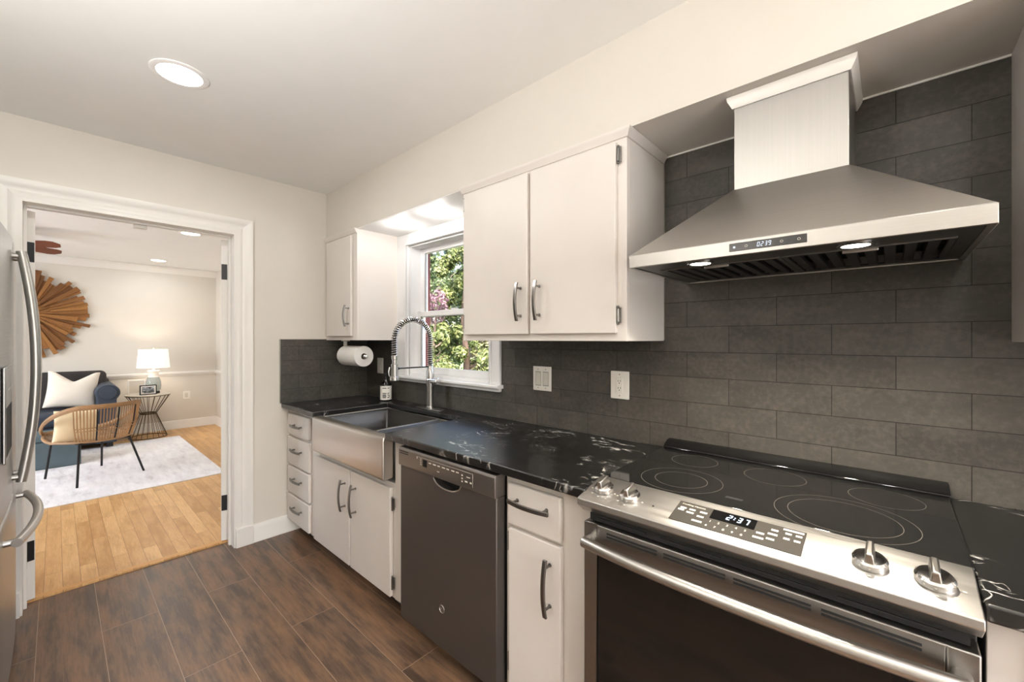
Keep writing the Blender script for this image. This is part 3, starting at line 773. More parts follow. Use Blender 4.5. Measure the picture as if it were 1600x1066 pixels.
# ------------------------------------------------------------------ range hood
HX0, HX1, HY = 2.59, 3.355, -.51
h = thing('range_hood', 'stainless steel chimney range hood above the stove', 'range hood', (2.975, -.25, 1.598))
CX0, CX1, CY, CZ = 2.833, 3.118, -.28, 1.848
link('chimney', G().box(CX0, CX1, CY, -.002, CZ-.002, SZ-.03), M['steel_v'], h, .002)
g = G(); z1 = 1.638
link('canopy', g.hexa([(HX0+.001, HY+.001, z1), (HX1-.001, HY+.001, z1), (HX1-.001, -.002, z1), (HX0+.001, -.002, z1)], [(CX0-.002, CY-.002, CZ), (CX1+.002, CY-.002, CZ), (CX1+.002, -.002, CZ), (CX0-.002, -.002, CZ)]), M['steel'], h, .0015)
g = G(); z0 = 1.598
g.box(HX0, HX1, HY, HY+.012, z0, z1); g.box(HX0, HX0+.012, HY+.012, -.002, z0, z1); g.box(HX1-.012, HX1, HY+.012, -.002, z0, z1); g.box(HX0+.012, HX1-.012, -.014, -.002, z0, z1)
rim = link('rim', g, M['steel'], h, .0015)
g = G(); FYf = -.392
g.box(HX0+.012, HX1-.012, HY+.012, FYf, z0+.003, z0+.008); g.box(HX0+.012, HX0+.05, FYf, -.014, z0+.003, z0+.008); g.box(HX1-.042, HX1-.012, FYf, -.014, z0+.003, z0+.008); g.box(HX0+.05, HX1-.042, -.045, -.014, z0+.003, z0+.008)
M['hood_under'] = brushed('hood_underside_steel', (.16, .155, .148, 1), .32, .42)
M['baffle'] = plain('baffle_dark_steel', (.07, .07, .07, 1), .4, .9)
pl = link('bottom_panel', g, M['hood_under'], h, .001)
link('inner_shell', G().box(HX0+.02, HX1-.02, FYf-.02, -.02, z0+.036, z0+.039), M['dark_void'], h)
fx0, fx1 = HX0+.052, HX1-.044; fm = (fx0+fx1)/2
for a, b in ((fx0, fm-.001), (fm+.001, fx1)):
    g = G(); fr = .012
    g.box(a, b, FYf+.001, FYf+fr, z0+.000, z0+.006); g.box(a, b, -.046-fr, -.046, z0+.002, z0+.008); g.box(a, a+fr, FYf+fr, -.046-fr, z0+.002, z0+.008); g.box(b-fr, b, FYf+fr, -.046-fr, z0+.002, z0+.008)
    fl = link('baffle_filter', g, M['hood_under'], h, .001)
    g = G(); n = 8; pw = (b-a-2*fr)/n
    for k in range(n):
        x = a+fr+pw*k
        g.prism([(x+.004, z0+.014), (x+.006, z0+.003), (x+pw-.012, z0+.003), (x+pw-.010, z0+.014), (x+pw-.012, z0+.012), (x+pw-.014, z0+.006), (x+.008, z0+.006), (x+.006, z0+.014)], 1, FYf+fr, -.046-fr)
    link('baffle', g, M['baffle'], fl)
    mx = (a+b)/2
    link('filter_latch', G().box(mx-.035, mx+.035, FYf+.012, FYf+.022, z0-.006, z0+.002), M['nickel'], fl, .002)
for lx in (2.785, 3.139):
    lp = link('lamp_ring', G().lathe([(.026, z0+.004), (.036, z0+.004), (.037, z0-.001), (.034, z0-.003), (.028, z0-.002), (.026, z0+.002)], (lx, -.447, 0)), M['chrome'], h)
    link('lamp_lens', G().cyl((lx, -.447, z0+.003), (lx, -.447, z0-.0015), .028, seg=28), M['hood_lamp'], lp)
    disk_light('hood_lamp_light', (lx, -.447, z0-.005), HOOD_W, .05, (1, .89, .74), math.radians(118))
dp = link('display_panel', G().box(2.880, 3.052, HY-.0015, HY+.002, 1.6085, 1.6300), M['black'], rim, .001)
g = G(); seven(g, '0239', (2.9455, HY-.0016, 1.6135), (1, 0, 0), (0, 0, 1), .0115); link('digits', g, M['digit_dim'], dp, smooth=False)
link('power_light', G().cyl((2.8925, HY-.001, 1.619), (2.8925, HY-.0022, 1.619), .0030, seg=16), M['digit_dim'], dp)
for x in (2.921, 3.000, 3.036):
    link('touch_button', G().tube([(x+.0028*math.cos(a), HY-.0018, 1.619+.0028*math.sin(a)) for a in [2*PI*k/16 for k in range(16)]], .0005, 5, True), M['mark_white'], dp)
# white trim where the chimney meets the soffit
g = G(); cp_ = [(0, 0), (.004, 0), (.016, .022), (.018, .034), (0, .034)]
def cr(t): return cp_
za = SZ-.036
o0 = [(CX0-dx, CY-dx, za+z) for dx, z in cp_]; o1 = [(CX1+dx, CY-dx, za+z) for dx, z in cp_]; o2 = [(CX1+dx, -.003, za+z) for dx, z in cp_]; o3 = [(CX0-dx, -.003, za+z) for dx, z in cp_]
rings = [[g.bm.verts.new(p) for p in q] for q in (o3, o0, o1, o2)]
g.skin(rings)
ctm = struct('trim_chimney', g, M['trim'])
ctm['label'] = 'white moulding around the top of the hood chimney'

# ------------------------------------------------------------------ wall cabinets
UZ0, UZ1 = 1.367, SZ
def wall_cabinet(x0, x1, label, doors, hinges):
    c = thing('wall_cabinet', label, 'cabinet', ((x0+x1)/2, -.16, UZ0))
    g = G(); g.box(x0, x1, SY+.018, -.001, UZ0, UZ1-.001)
    link('carcass', g, M['cab'], c, .001)
    link('face_frame', G().box(x0, x1, SY, SY+.018, UZ0, UZ1-.002), M['cab'], c, .0015)
    for dx0, dx1, hx in doors:
        d = slab(c, 'door', dx0, dx1, 1.396, 2.097, SY-.001, .019, .004)
        if hx: pull(d, (hx, SY-.020, 1.537), .168 if x0 > 1 else .15, True, .028, .013, M['handle_upper'])
    for hx, s_ in hinges:
        for z in (2.050, 1.462): cab_hinge(c, hx, SY-.006, z, s_)
    e0 = x0 if x0 > .1 else x0+.001
    cp2 = [(0, 0), (.006, 0), (.010, .008), (.016, .018), (.020, .024), (.020, .030), (0, .030)]
    g = G(); zb2 = SZ-.0305
    xL = x0-.0 if x0 < .1 else x0
    r1 = [g.bm.verts.new((xL-(dx if x0 > .1 else 0), -.002 if x0 > .1 else SY, zb2+z)) for dx, z in cp2] if x0 > .1 else None
    rings = []
    if x0 > .1 and x0 < 3: rings.append([g.bm.verts.new((x0-dx*.5, SY-dx, zb2+z)) for dx, z in cp2])
    else: rings.append([g.bm.verts.new((x0, SY-dx, zb2+z)) for dx, z in cp2])
    if x1 > 2 and x1 < 3:
        rings.append([g.bm.verts.new((x1+dx, SY-dx, zb2+z)) for dx, z in cp2]); rings.append([g.bm.verts.new((x1+dx, -.014, zb2+z)) for dx, z in cp2])
    else: rings.append([g.bm.verts.new((x1, SY-dx, zb2+z)) for dx, z in cp2])
    g.skin(rings)
    loose = [v for v in g.bm.verts if not v.link_faces]
    bmesh.ops.delete(g.bm, geom=loose, context='VERTS')
    link('top_moulding', g, M['cab'], c)
    return c
wall_cabinet(.002, .489, 'small white single-door wall cabinet in the corner left of the window', [(.060, .434, .408)], [])
wall_cabinet(1.595, 2.494, 'white two-door wall cabinet between the window and the range hood', [(1.622, 2.036, 2.000), (2.052, 2.458, 2.105)], [(2.464, 1), (1.616, -1)])
wall_cabinet(3.441, 4.25, 'white wall cabinet at the right of the range hood', [(3.49, 3.84, 3.80), (3.86, 4.21, 3.90)], [])

# ------------------------------------------------------------------ paper towel
HXa = .145; RY, RZ = -.25, 1.252
hd = thing('paper_towel_holder', 'white under-cabinet arm with a grey-tipped rod holding the paper towels', 'holder', (HXa, RY, UZ0))
link('mount_arm', G().box(HXa-.012, HXa+.012, RY-.03, RY+.03, UZ0-.008, UZ0-.0005).box(HXa-.008, HXa, RY-.014, RY+.014, RZ-.012, UZ0-.006), M['plastic'], hd, .003)
link('rod', G().cyl((HXa-.004, RY, RZ), (.435, RY, RZ), .008, seg=16), M['plastic_grey'], hd)
link('end_knob', G().lathe([(0, .432), (.012, .432), (.016, .438), (.016, .448), (.010, .455), (0, .456)], (0, RY, RZ), 20, (1, 0, 0)), M['nickel'], hd)
g = G()
prof = [(.022, .155), (.072, .155), (.0735, .157), (.0735, .423), (.072, .425), (.022, .425)]
g.skin([g.ring(Vector((x, RY, RZ)), Vector((0, 1, 0)), Vector((0, 0, 1)), rr_, 40) for rr_, x in prof], closed=True)
pr_ = link('paper_towel_roll', g, M['paper']); tag(pr_, 'white paper towel roll hanging under the small corner cabinet', 'paper towels')
hd2 = link('cardboard_core', G().skin([]) if False else (lambda g: g.skin([g.ring(Vector((x, RY, RZ)), Vector((0, 1, 0)), Vector((0, 0, 1)), rr_, 24) for rr_, x in ((.0215, .156), (.0215, .4245), (.0195, .4245), (.0195, .156))], closed=True))(G()), plain('cardboard', rgb(120, 104, 88), .9), pr_)

# ------------------------------------------------------------------ switches and outlets
def plate(name, label, cat, x0, x1, z0, z1):
    p = thing(name, label, cat, ((x0+x1)/2, 0, z0))
    link('cover_plate', G().box(x0, x1, -.006, -.0005, z0, z1), M['plastic'], p, .003, 3)
    return p
M['plastic_ivory'] = plain('ivory_plastic', rgb(214, 210, 200), .35)  # slightly darker than the white plastic
p = plate('light_switch', 'white double rocker switch plate below the two-door cabinet', 'light switch', 1.783, 1.903, 1.103, 1.231)
for cx_ in (1.818, 1.868):
    k = link('rocker', G().prism([(-.0055, 1.132), (-.0085, 1.134), (-.0068, 1.167), (-.0095, 1.199), (-.0055, 1.201)], 0, cx_-.0165, cx_+.0165), M['plastic_ivory'], p, .001)
    link('surround', G().box(cx_-.019, cx_+.019, -.0064, -.0055, 1.129, 1.204), M['plastic_grey'], p)
    for z in (1.118, 1.216): link('screw', G().cyl((cx_, -.005, z), (cx_, -.0072, z), .003, seg=12), M['plastic_grey'], p)
def outlet_parts(p, cx_, cz, yf, s=1, ax=0):
    link('receptacle', G().box(cx_-.017, cx_+.017, yf-.003, yf, cz-.034, cz+.034), M['plastic'], p, .002)
    g = G()
    for dz in (.016, -.016):
        for dx in (-.0055, .0055): g.box(cx_+dx-.0011, cx_+dx+.0011, yf-.0034, yf-.002, cz+dz-.001, cz+dz+.007)
        g.cyl((cx_, yf-.0034, cz+dz-.007), (cx_, yf-.002, cz+dz-.007), .0024, seg=10)
    link('slots', g, M['mark_dark'], p)
p = plate('wall_outlet', 'white duplex outlet on the tile nearest the stove', 'outlet', 2.245, 2.337, 1.103, 1.229)
outlet_parts(p, 2.291, 1.166, -.006)
for z in (1.118, 1.214): link('screw', G().cyl((2.291, -.005, z), (2.291, -.0072, z), .003, seg=12), M['plastic_grey'], p)
p = plate('light_switch', 'narrow white switch plate on dark tile between paper towels and window', 'light switch', .178, .262, 1.105, 1.227)
link('rocker', G().prism([(-.0055, 1.132), (-.0085, 1.134), (-.0068, 1.167), (-.0095, 1.199), (-.0055, 1.201)], 0, .203, .237), M['plastic'], p, .001)

# ------------------------------------------------------------------ recessed lights
def downlight(x, y, z, rad, label, group, mat, power, lens=.78, color=(1, .982, .96), dome=False):
    p = thing('recessed_light', label, 'ceiling light', (x, y, z), group)
    link('trim_ring', G().lathe([(rad*lens, -.001), (rad*lens, -.005), (rad*.9, -.007), (rad, -.004), (rad, -.0005)], (x, y, z), 40), M['soffit_white'], p)
    if dome: link('lens', G().lathe([(rad*lens, z-.0005), (rad*lens, z-.008), (rad*lens*.85, z-.014), (rad*lens*.5, z-.018), (0, z-.019)], (x, y, 0), 32), mat, p)
    else: link('lens', G().cyl((x, y, z-.0005), (x, y, z-.004), rad*lens, seg=36), mat, p)
    if dome:
        bd_ = bpy.data.lights.new('puck_bulb', 'POINT'); bd_.energy = power; bd_.color = color; bd_.shadow_soft_size = .026
        bo_ = bpy.data.objects.new('puck_bulb', bd_); COL.objects.link(bo_); bo_.location = (x, y, z-.050)
    else: disk_light('downlight', (x, y, z-.012), power, rad*1.4, color)
    return p
downlight(1.0, -1.38, CEIL, .100, 'round recessed ceiling light in the kitchen', None, M['lamp_on'], KITCHEN_W)
for x in (3.7, 5.0): downlight(x, -1.38, CEIL, .100, 'round recessed ceiling light out of frame behind the camera', 'kitchen downlights out of view', M['lamp_on'], KITCHEN_W)
downlight(.812, -.185, SZ-.004, .034, 'left small round light in the soffit above the window', None, M['lamp_soffit'], SOFFIT_W, .8, (1, .97, .94), True)
downlight(1.200, -.185, SZ-.004, .034, 'right small round light in the soffit above the window', None, M['lamp_soffit'], SOFFIT_W, .8, (1, .97, .94), True)
downlight(-4.24, -.78, LC, .10, 'recessed ceiling light near the far living room wall', None, M['lamp_on'], LIVING_W)
downlight(-2.10, -.80, LC, .10, 'recessed living room ceiling light seen just under the doorway head', None, M['lamp_on'], LIVING_W)
downlight(-4.0, -3.3, LC, .10, 'recessed living room light out of view behind the wall', 'living room lights out of view', M['lamp_on'], LIVING_W)
downlight(-1.6, -3.3, LC, .10, 'recessed living room light out of view behind the wall', 'living room lights out of view', M['lamp_on'], LIVING_W)

# added unseen uplights replacing bounced flash, left of and behind the camera
for tx_, ty_, lab in ((4.35, -2.25, 'added torchiere-shaped fill lamp throwing light up at the kitchen ceiling, behind the camera'), (2.30, -2.36, 'added torchiere-shaped fill lamp, unseen beside the refrigerator, left of the camera')):
    tl = thing('added_uplight', lab, 'lamp', (tx_, ty_, 0))
    link('base', G().lathe([(0, 0), (.14, 0), (.14, .015), (.03, .03), (0, .03)], (tx_, ty_, 0), 32), M['nickel'], tl)
    link('pole', G().cyl((tx_, ty_, .03), (tx_, ty_, 1.50), .012, seg=16), M['nickel'], tl)
    link('bowl', G().lathe([(.02, 1.49), (.10, 1.52), (.16, 1.60), (.155, 1.60), (.095, 1.528), (.0, 1.50)], (tx_, ty_, 0), 36), M['plastic'], tl)
    disk_light('bounce_fill_light', (tx_, ty_, 1.59), BOUNCE_FILL_W*(.60 if tx_ > 3 else 1.0), .24, (1, .99, .985), PI, (0, 0, 1))

# ------------------------------------------------------------------ refrigerator
fr = thing('refrigerator', 'stainless french door refrigerator at the left edge beside the doorway', 'refrigerator', (.52, -2.25, 0))
FX0, FX1, FB = .045, .985, -1.925
link('cabinet', G().box(FX0+.005, FX1-.005, -2.62, FB-.005, .03, 1.76), M['pewter'], fr, .004)
link('kick_grille', G().box(FX0+.02, FX1-.02, FB-.08, FB+.01, 0, .055), M['blackmatte'], fr)
def bulged(x0, x1, z0, z1, cxm, name, cut=None):
    n = 14; g = G(); pl_ = []
    for k in range(n+1):
        x = x0+(x1-x0)*k/n; t = (x-.515)/.47
        pl_.append((x, -1.862+.012*(1-t*t)-(.008 if k in (0, n) else 0)))
    g.prism([(x1, FB), (x0, FB)]+pl_, 2, z0, z1)
    return link(name, g, M['fridge'], fr, .006, 3)
rd = bulged(FX0, .512, .725, 1.785, 0, 'right_door')
ld = bulged(.518, FX1, .725, 1.785, 0, 'left_door')
fz = bulged(FX0, FX1, .065, .712, 0, 'freezer_drawer')
def fpull(parent, xx, za, zb):
    pts = [(xx, -1.832+.040*(1-(t*t))+.006, za+(zb-za)*(t+1)/2) for t in [-1+2*k/20 for k in range(21)]]
    g = G(); g.tube(pts, .0155, 16)
    for z in (za+.02, zb-.02): g.cyl((xx, -1.855, z), (xx, -1.824, z), .011, seg=14)
    return link('handle', g, M['steel_v'], parent)
fpull(rd, .468, .79, 1.735); fpull(ld, .562, .79, 1.735)
pts = [(.515+.36*t, -1.835+.045*(1-t*t)+.01, .640) for t in [-1+2*k/20 for k in range(21)]]
g = G(); g.tube(pts, .0155, 16)
for t in (-.95, .95): g.cyl((.515+.36*t, -1.862, .640), (.515+.36*t, -1.822, .640), .012, seg=14)
link('handle', g, M['steel'], fz)
dpn = link('dispenser_panel', G().box(.625, .915, -1.856, -1.8475, .935, 1.275), M['fridge'], ld, .003)
link('dispenser_recess', G().box(.640, .900, -1.852, -1.8470, .955, 1.13), M['dark_void'], dpn)
link('dispenser_print', G().box(.70, .72, -1.8478, -1.8470, 1.185, 1.192).box(.75, .77, -1.8478, -1.8470, 1.185, 1.192).box(.80, .82, -1.8478, -1.8470, 1.185, 1.192), M['mark_white'], dpn)

# ------------------------------------------------------------------ living room things
FZ = .01
rug = link('area_rug', G().box(-4.20, -1.815, -3.3, -.56, FZ, FZ+.008), M['rug'], None, .002)
tag(rug, 'pale distressed area rug on the oak floor of the living room', 'rug')
RZ0 = FZ+.008
# sunburst
sb = thing('sunburst_wall_art', 'round sunburst of wooden offcuts hung on the far living room wall', 'wall art', (LX, -1.97, 1.70), world=False)
R0 = random.Random(3)
link('backing', G().cyl((.001, 0, 0), (.012, 0, 0), .30, seg=32), M['sunwood'], sb)
nr = 76
for k in range(nr):
    a = 2*PI*k/nr+R0.uniform(-.03, .03); L1 = R0.choice([.44, .49, .52, .55, .57])*R0.uniform(.95, 1.02); L0 = R0.uniform(.04, .22); wd = R0.uniform(.042, .066); x0 = .012+.016*(k % 3)+R0.uniform(0, .004); th = .018
    g = G(); g.box(x0, x0+th, L0, L1, -wd/2, wd/2); 
    for v in g.bm.verts:
        if v.co.y < L0+.001: v.co.z *= .30+.5*L0
    g.move(Matrix.Rotation(a, 4, 'X')); link('wood_ray', g, M['sunwood'], sb, .002, 1)
# sofa
so = thing('sofa', 'blue velvet sofa with rolled arm along the far living room wall', 'sofa', (-4.42, -2.3, RZ0))
SR, SL = -1.19, -3.35
link('base', G().box(-4.78, -4.06, SL+.02, SR-.02, RZ0+.06, .34), M['navy'], so, .02, 3)
for x, y in ((-4.72, SR-.08), (-4.12, SR-.08), (-4.72, SL+.08), (-4.12, SL+.08)): link('foot', G().box(x-.03, x+.03, y-.03, y+.03, RZ0, RZ0+.065), M['blackmatte'], so)
for y0, y1 in ((SL+.22, -2.30), (-2.30, SR-.21)): link('seat_cushion', G().box(-4.62, -4.02, y0+.004, y1-.004, .34, .505), M['navy'], so, .04, 4)
link('back_frame', G().box(-4.82, -4.66, SL+.05, SR-.05, .34, .86), M['navy_dark'], so, .05, 4)
for y0, y1 in ((SL+.2, -2.30), (-2.30, SR-.08)):
    g = G(); g.hexa([(-4.68, y0, .48), (-4.48, y0, .48), (-4.48, y1, .48), (-4.68, y1, .48)], [(-4.74, y0, .955), (-4.58, y0, .955), (-4.58, y1, .955), (-4.74, y1, .955)])
    link('back_cushion', g, M['navy_dark'], so, .06, 5)
for y1, s_ in ((SR, 1), (SL, -1)):
    g = G(); pts = [(0, 0), (.20, 0)]
    arm = [(y1-s_*.20, RZ0+.06), (y1-s_*.20, .62)]+[(y1-s_*.10-s_*.115*math.cos(a), .70+.105*math.sin(a)) for a in [-.5+(PI+1.0)*k/16 for k in range(17)]]+[(y1-s_*.02, .62), (y1-s_*.02, RZ0+.06)]
    g.prism(arm, 0, -4.75, -4.04); ar = link('arm', g, M['navy'], so, .012, 3)
    link('arm_front', G().cyl((-4.04, y1-s_*.10, .70), (-4.028, y1-s_*.10, .70), .085, seg=28), M['navy'], ar, .008, 2)
def pillow_geo(w_, h_, th, dent=.0, n=18):
    g = G(); vt = {}; 
    for sgn in (1, -1):
        for i in range(n+1):
            for j in range(n+1):
                u, v = -1+2*i/n, -1+2*j/n
                edge = (1-abs(u)**2.4)*(1-abs(v)**2.4)
                xx = u*w_/2*(1-.07*(1-v*v)); zz = v*h_/2*(1-.07*(1-u*u))
                if v > 0: zz -= dent*max(0, 1-abs(u)/.75)*v**1.5
                yy = sgn*th/2*max(edge, 0)**.5
                key = (i, j, sgn if 0 < i < n and 0 < j < n else 0)
                if key not in vt: vt[key] = g.bm.verts.new((xx, yy, zz))
        for i in range(n):
            for j in range(n):
                def K(a, b): return vt[(a, b, sgn if 0 < a < n and 0 < b < n else 0)]
                g.face([K(i, j), K(i+1, j), K(i+1, j+1), K(i, j+1)])
    return g
g = pillow_geo(.48, .48, .17, .13)
pw = link('throw_pillow', g, M['pillow'], None, sub=1, angle=80)
pw.location = (-4.36, -1.59, .745); pw.rotation_euler = (math.radians(-14), math.radians(6), math.radians(90)); pw.rotation_mode = 'XYZ'
tag(pw, 'off-white throw pillow with a dented top leaning on the blue sofa', 'pillow')
# ottoman
ot = thing('ottoman', 'blue-grey upholstered box ottoman in front of the sofa, behind the rattan chair', 'ottoman', (-3.5, -2.0, RZ0))
link('box', G().box(-3.72, -3.30, -2.45, -1.545, RZ0, .30), M['teal'], ot, .012, 3)
link('lid', G().box(-3.725, -3.295, -2.455, -1.540, .302, .365), M['teal'], ot, .015, 3)

# rattan chair (local frame: +X = seat's facing direction, Y = left)
ch = thing('rattan_chair', 'open rattan armchair with black metal legs standing on the rug', 'chair', (-2.66, -1.48, RZ0), world=False)
ch.rotation_euler = (0, 0, math.atan2(-.24, -.565))
# feet in local coordinates
def loc(p):
    a = -math.atan2(-.24, -.565); dx, dy = p[0]+2.66, p[1]+1.48
    return (dx*math.cos(a)-dy*math.sin(a), dx*math.sin(a)+dy*math.cos(a))
legs = {'rl': ((-2.28, -1.60), (-2.33, -1.585)), 'rr': ((-2.50, -1.12), (-2.44, -1.235)), 'fl': ((-2.86, -1.80), (-2.84, -1.755)), 'fr': ((-3.05, -1.40), (-2.98, -1.40))}
ZT = .40-RZ0
tops = {}
for k, (a, b) in legs.items():
    A = loc(a); B = loc(b); tops[k] = B
    g = G(); g.tube([(A[0], A[1], .0), (A[0], A[1], .006), (A[0]*.97+B[0]*.03, A[1]*.97+B[1]*.03, .016), (B[0]+(A[0]-B[0])*.06, B[1]+(A[1]-B[1])*.06, ZT-.02), (B[0], B[1], ZT)], .0095, 10)
    lg = link('leg', g, M['iron'], ch); 
order = ['rl', 'rr', 'fr', 'fl']
link('seat_frame', G().tube([(tops[k][0], tops[k][1], ZT) for k in order], .0095, 10, True), M['iron'], ch)
# shell: seat ellipse + back rim
cxl = sum(tops[k][0] for k in order)/4; cyl_ = sum(tops[k][1] for k in order)/4
RXl, RYl = .36, .30
def seat_pt(a, k=1): return Vector((cxl+.03+RXl*k*math.cos(a), cyl_+RYl*k*math.sin(a), ZT+.015+(.05*max(0, math.cos(a)))))
def rim_pt(a):
    # a = angle from facing direction; PI = back
    b = 1-abs(abs(((a+2*PI) % (2*PI))-PI))/PI       # 0 front .. 1 back
    lift = max(0, min(1, (b-.20)/.62)); lift = lift*lift*(3-2*lift)
    ex = 1.0+.20*lift
    p = seat_pt(a, ex); p.z = ZT+.05+lift*.295; return p
rimp = [rim_pt(2*PI*k/64) for k in range(64)]
for dz, rr_ in ((0, .013), (.014, .008), (-.014, .008)):
    link('rim', G().tube([p+Vector((0, 0, dz)) for p in rimp], rr_, 8, True), M['rattan'], ch)
link('seat_ring', G().tube([seat_pt(2*PI*k/64) for k in range(64)], .011, 8, True), M['rattan'], ch)
nst = 27
for k in range(nst):
    a = PI-.80+1.60*k/(nst-1)
    s0 = seat_pt(a); s1 = rim_pt(a); mid = s0.lerp(s1, .45)+Vector((math.cos(a), math.sin(a), 0))*.015
    post = k in (7, 14, 22)
    link('back_post' if post else 'back_strand', G().tube([s0, mid, s1], .0065 if post else .0050, 6), M['iron'] if post else M['rattan'], ch)
for fz_ in (.32, .40):
    link('back_band', G().tube([seat_pt(a).lerp(rim_pt(a), fz_)+Vector((math.cos(a), math.sin(a), 0))*.013 for a in [PI-.80+1.60*k/40 for k in range(41)]], .0042, 6), M['rattan'], ch)
g = G()
for k in range(31):
    y = -.95+1.9*k/30; hx = math.sqrt(max(0, 1-y*y))
    g.tube([(cxl+.03-RXl*hx, cyl_+RYl*y, ZT+.012), (cxl+.03, cyl_+RYl*y, ZT-.004), (cxl+.03+RXl*hx, cyl_+RYl*y, ZT+.015+.05*hx)], .005, 6)
link('woven_seat', g, M['rattan'], ch)
cu = link('seat_pillow', pillow_geo(.32, .32, .10, .0), M['cushion'], None, sub=1, angle=80)
cu.location = (-2.545, -1.60, .545); cu.rotation_euler = (math.radians(-14), math.radians(4), math.radians(96))
tag(cu, 'cream cushion propped inside the rattan chair', 'cushion')

# side table
tx, ty = -4.47, -.86
tb = thing('side_table', 'round hourglass wire side table holding the lamp', 'table', (tx, ty, FZ))
link('table_top', G().lathe([(0, .596), (.238, .596), (.245, .600), (.245, .608), (.238, .612), (0, .612)], (tx, ty, 0), 48), plain('table_top_stone', rgb(206, 198, 186), .4), tb)
def circ(rad, z, n=48): return [(tx+rad*math.cos(2*PI*k/n), ty+rad*math.sin(2*PI*k/n), z) for k in range(n)]
for rad, z in ((.235, .592), (.085, .335), (.092, .345), (.205, FZ+.005)): link('wire_ring', G().tube(circ(rad, z), .005, 8, True), M['brass_dark'], tb)
for k in range(20):
    a = 2*PI*(k+.5)/20; cs, sn = math.cos(a), math.sin(a)
    link('wire_rod', G().tube([(tx+.235*cs, ty+.235*sn, .590), (tx+.088*cs, ty+.088*sn, .340), (tx+.205*cs, ty+.205*sn, FZ+.006)], .0032, 6), M['brass_dark'], tb)
# lamp
lx, ly = -4.47, -.805
lp = thing('table_lamp', 'glass-bodied table lamp with a glowing white drum shade', 'lamp', (lx, ly, .612))
link('foot', G().lathe([(0, .612), (.068, .612), (.070, .616), (.070, .640), (.064, .648), (0, .648)], (lx, ly, 0)), M['blackmatte'], lp)
link('glass_body', G().lathe([(.060, .649), (.080, .665), (.086, .72), (.082, .78), (.066, .83), (.060, .845)], (lx, ly, 0)), M['glass_lamp'], lp)
link('neck', G().lathe([(.060, .845), (.056, .85), (.056, .90), (.060, .915), (.066, .925), (.066, .935), (.012, .937), (.010, .98)], (lx, ly, 0)), M['plastic'], lp)
g = G(); g.skin([g.ring(Vector((lx, ly, z)), Vector((1, 0, 0)), Vector((0, 1, 0)), r_, 40) for r_, z in ((.181, .975), (.160, 1.228), (.157, 1.228), (.178, .975))], closed=True)
link('lamp_shade', g, M['shade'], lp)
link('finial', G().cyl((lx, ly, .98), (lx, ly, 1.25), .004, seg=10).ball((lx, ly, 1.252), .010, seg=10).cyl((lx-.158, ly, 1.215), (lx+.158, ly, 1.215), .003, seg=8), M['nickel'], lp)
ld_ = bpy.data.lights.new('lamp_bulb', 'POINT'); ld_.energy = 7; ld_.color = (1, .82, .62); ld_.shadow_soft_size = .04
lo = bpy.data.objects.new('lamp_bulb', ld_); COL.objects.link(lo); lo.location = (lx, ly, 1.10)
# frames
pf = thing('photo_frame', 'small dark-framed black and white photo on the side table in front of the lamp', 'picture frame', (-4.345, -.875, .612))
link('frame', G().box(-4.352, -4.338, -.965, -.785, .6125, .745), M['iron'], pf, .003)
link('mat_board', G().box(-4.3385, -4.3365, -.952, -.798, .625, .732), M['plastic'], pf)
def photo_mat():
    t = NT('monochrome_print'); n = t.noise(t.coord((1, 1, 2)), 26, 4, .6)
    t.set('Base Color', t.ramp(n, [(.40, (.02, .025, .03, 1)), (.52, (.2, .22, .24, 1)), (.62, (.6, .62, .65, 1))])); t.set('Roughness', .3); return t.m
link('print', G().box(-4.3368, -4.3355, -.940, -.810, .637, .720), photo_mat(), pf)
pf = thing('photo_frame', 'plain white picture frame standing at the back left of the side table', 'picture frame', (-4.52, -.975, .612))
g = G(); a0, a1, b0, b1 = -1.068, -.884, .6125, .812
g.box(-4.53, -4.515, a0, a0+.015, b0, b1); g.box(-4.53, -4.515, a1-.015, a1, b0, b1); g.box(-4.53, -4.515, a0+.015, a1-.015, b1-.015, b1); g.box(-4.53, -4.515, a0+.015, a1-.015, b0, b0+.015)
link('frame', g, M['trim'], pf, .001)
link('backing', G().box(-4.528, -4.522, a0+.014, a1-.014, b0+.014, b1-.014), plain('pale_print', rgb(214, 206, 192), .6), pf)
# outlet in the living room
p = thing('wall_outlet', 'white outlet low on the far living room wall beside the side table', 'outlet', (LX, -.37, .45))
link('cover_plate', G().box(LX, LX+.006, -.417, -.323, .45, .575), M['plastic'], p, .003)
link('receptacle', G().box(LX+.005, LX+.009, -.388, -.352, .478, .547), M['plastic_ivory'], p, .002)
# ceiling fan
fx, fy, fzz = -3.11, -2.10, 2.30
fn = thing('ceiling_fan', 'ceiling fan with reddish wooden blades in the living room', 'ceiling fan', (fx, fy, LC))
link('motor', G().lathe([(.06, LC), (.07, LC-.02), (.03, LC-.04), (.03, LC-.08), (.10, LC-.09), (.12, LC-.12), (.12, LC-.18), (.08, LC-.21), (0, LC-.215)], (fx, fy, 0)), M['fan_wood'], fn)
ang0 = math.radians(53)
for k in range(5):
    a = ang0+2*PI*k/5; g = G()
    outl = [(.16, -.035), (.26, -.058), (.42, -.064), (.47, -.05), (.50, 0), (.47, .05), (.42, .064), (.26, .058), (.16, .035)]
    g.prism(outl, 2, -.004, .004); g.move(Matrix.Translation((fx, fy, fzz)) @ Matrix.Rotation(a, 4, 'Z') @ Matrix.Rotation(math.radians(-17), 4, 'X'))
    bl_ = link('blade', g, M['fan_wood'], fn)
    g = G(); g.box(.10, .20, -.015, .015, .0, .008); g.move(Matrix.Translation((fx, fy, fzz+.004)) @ Matrix.Rotation(a, 4, 'Z') @ Matrix.Rotation(math.radians(-17), 4, 'X'))
    link('blade_iron', g, M['iron'], bl_)

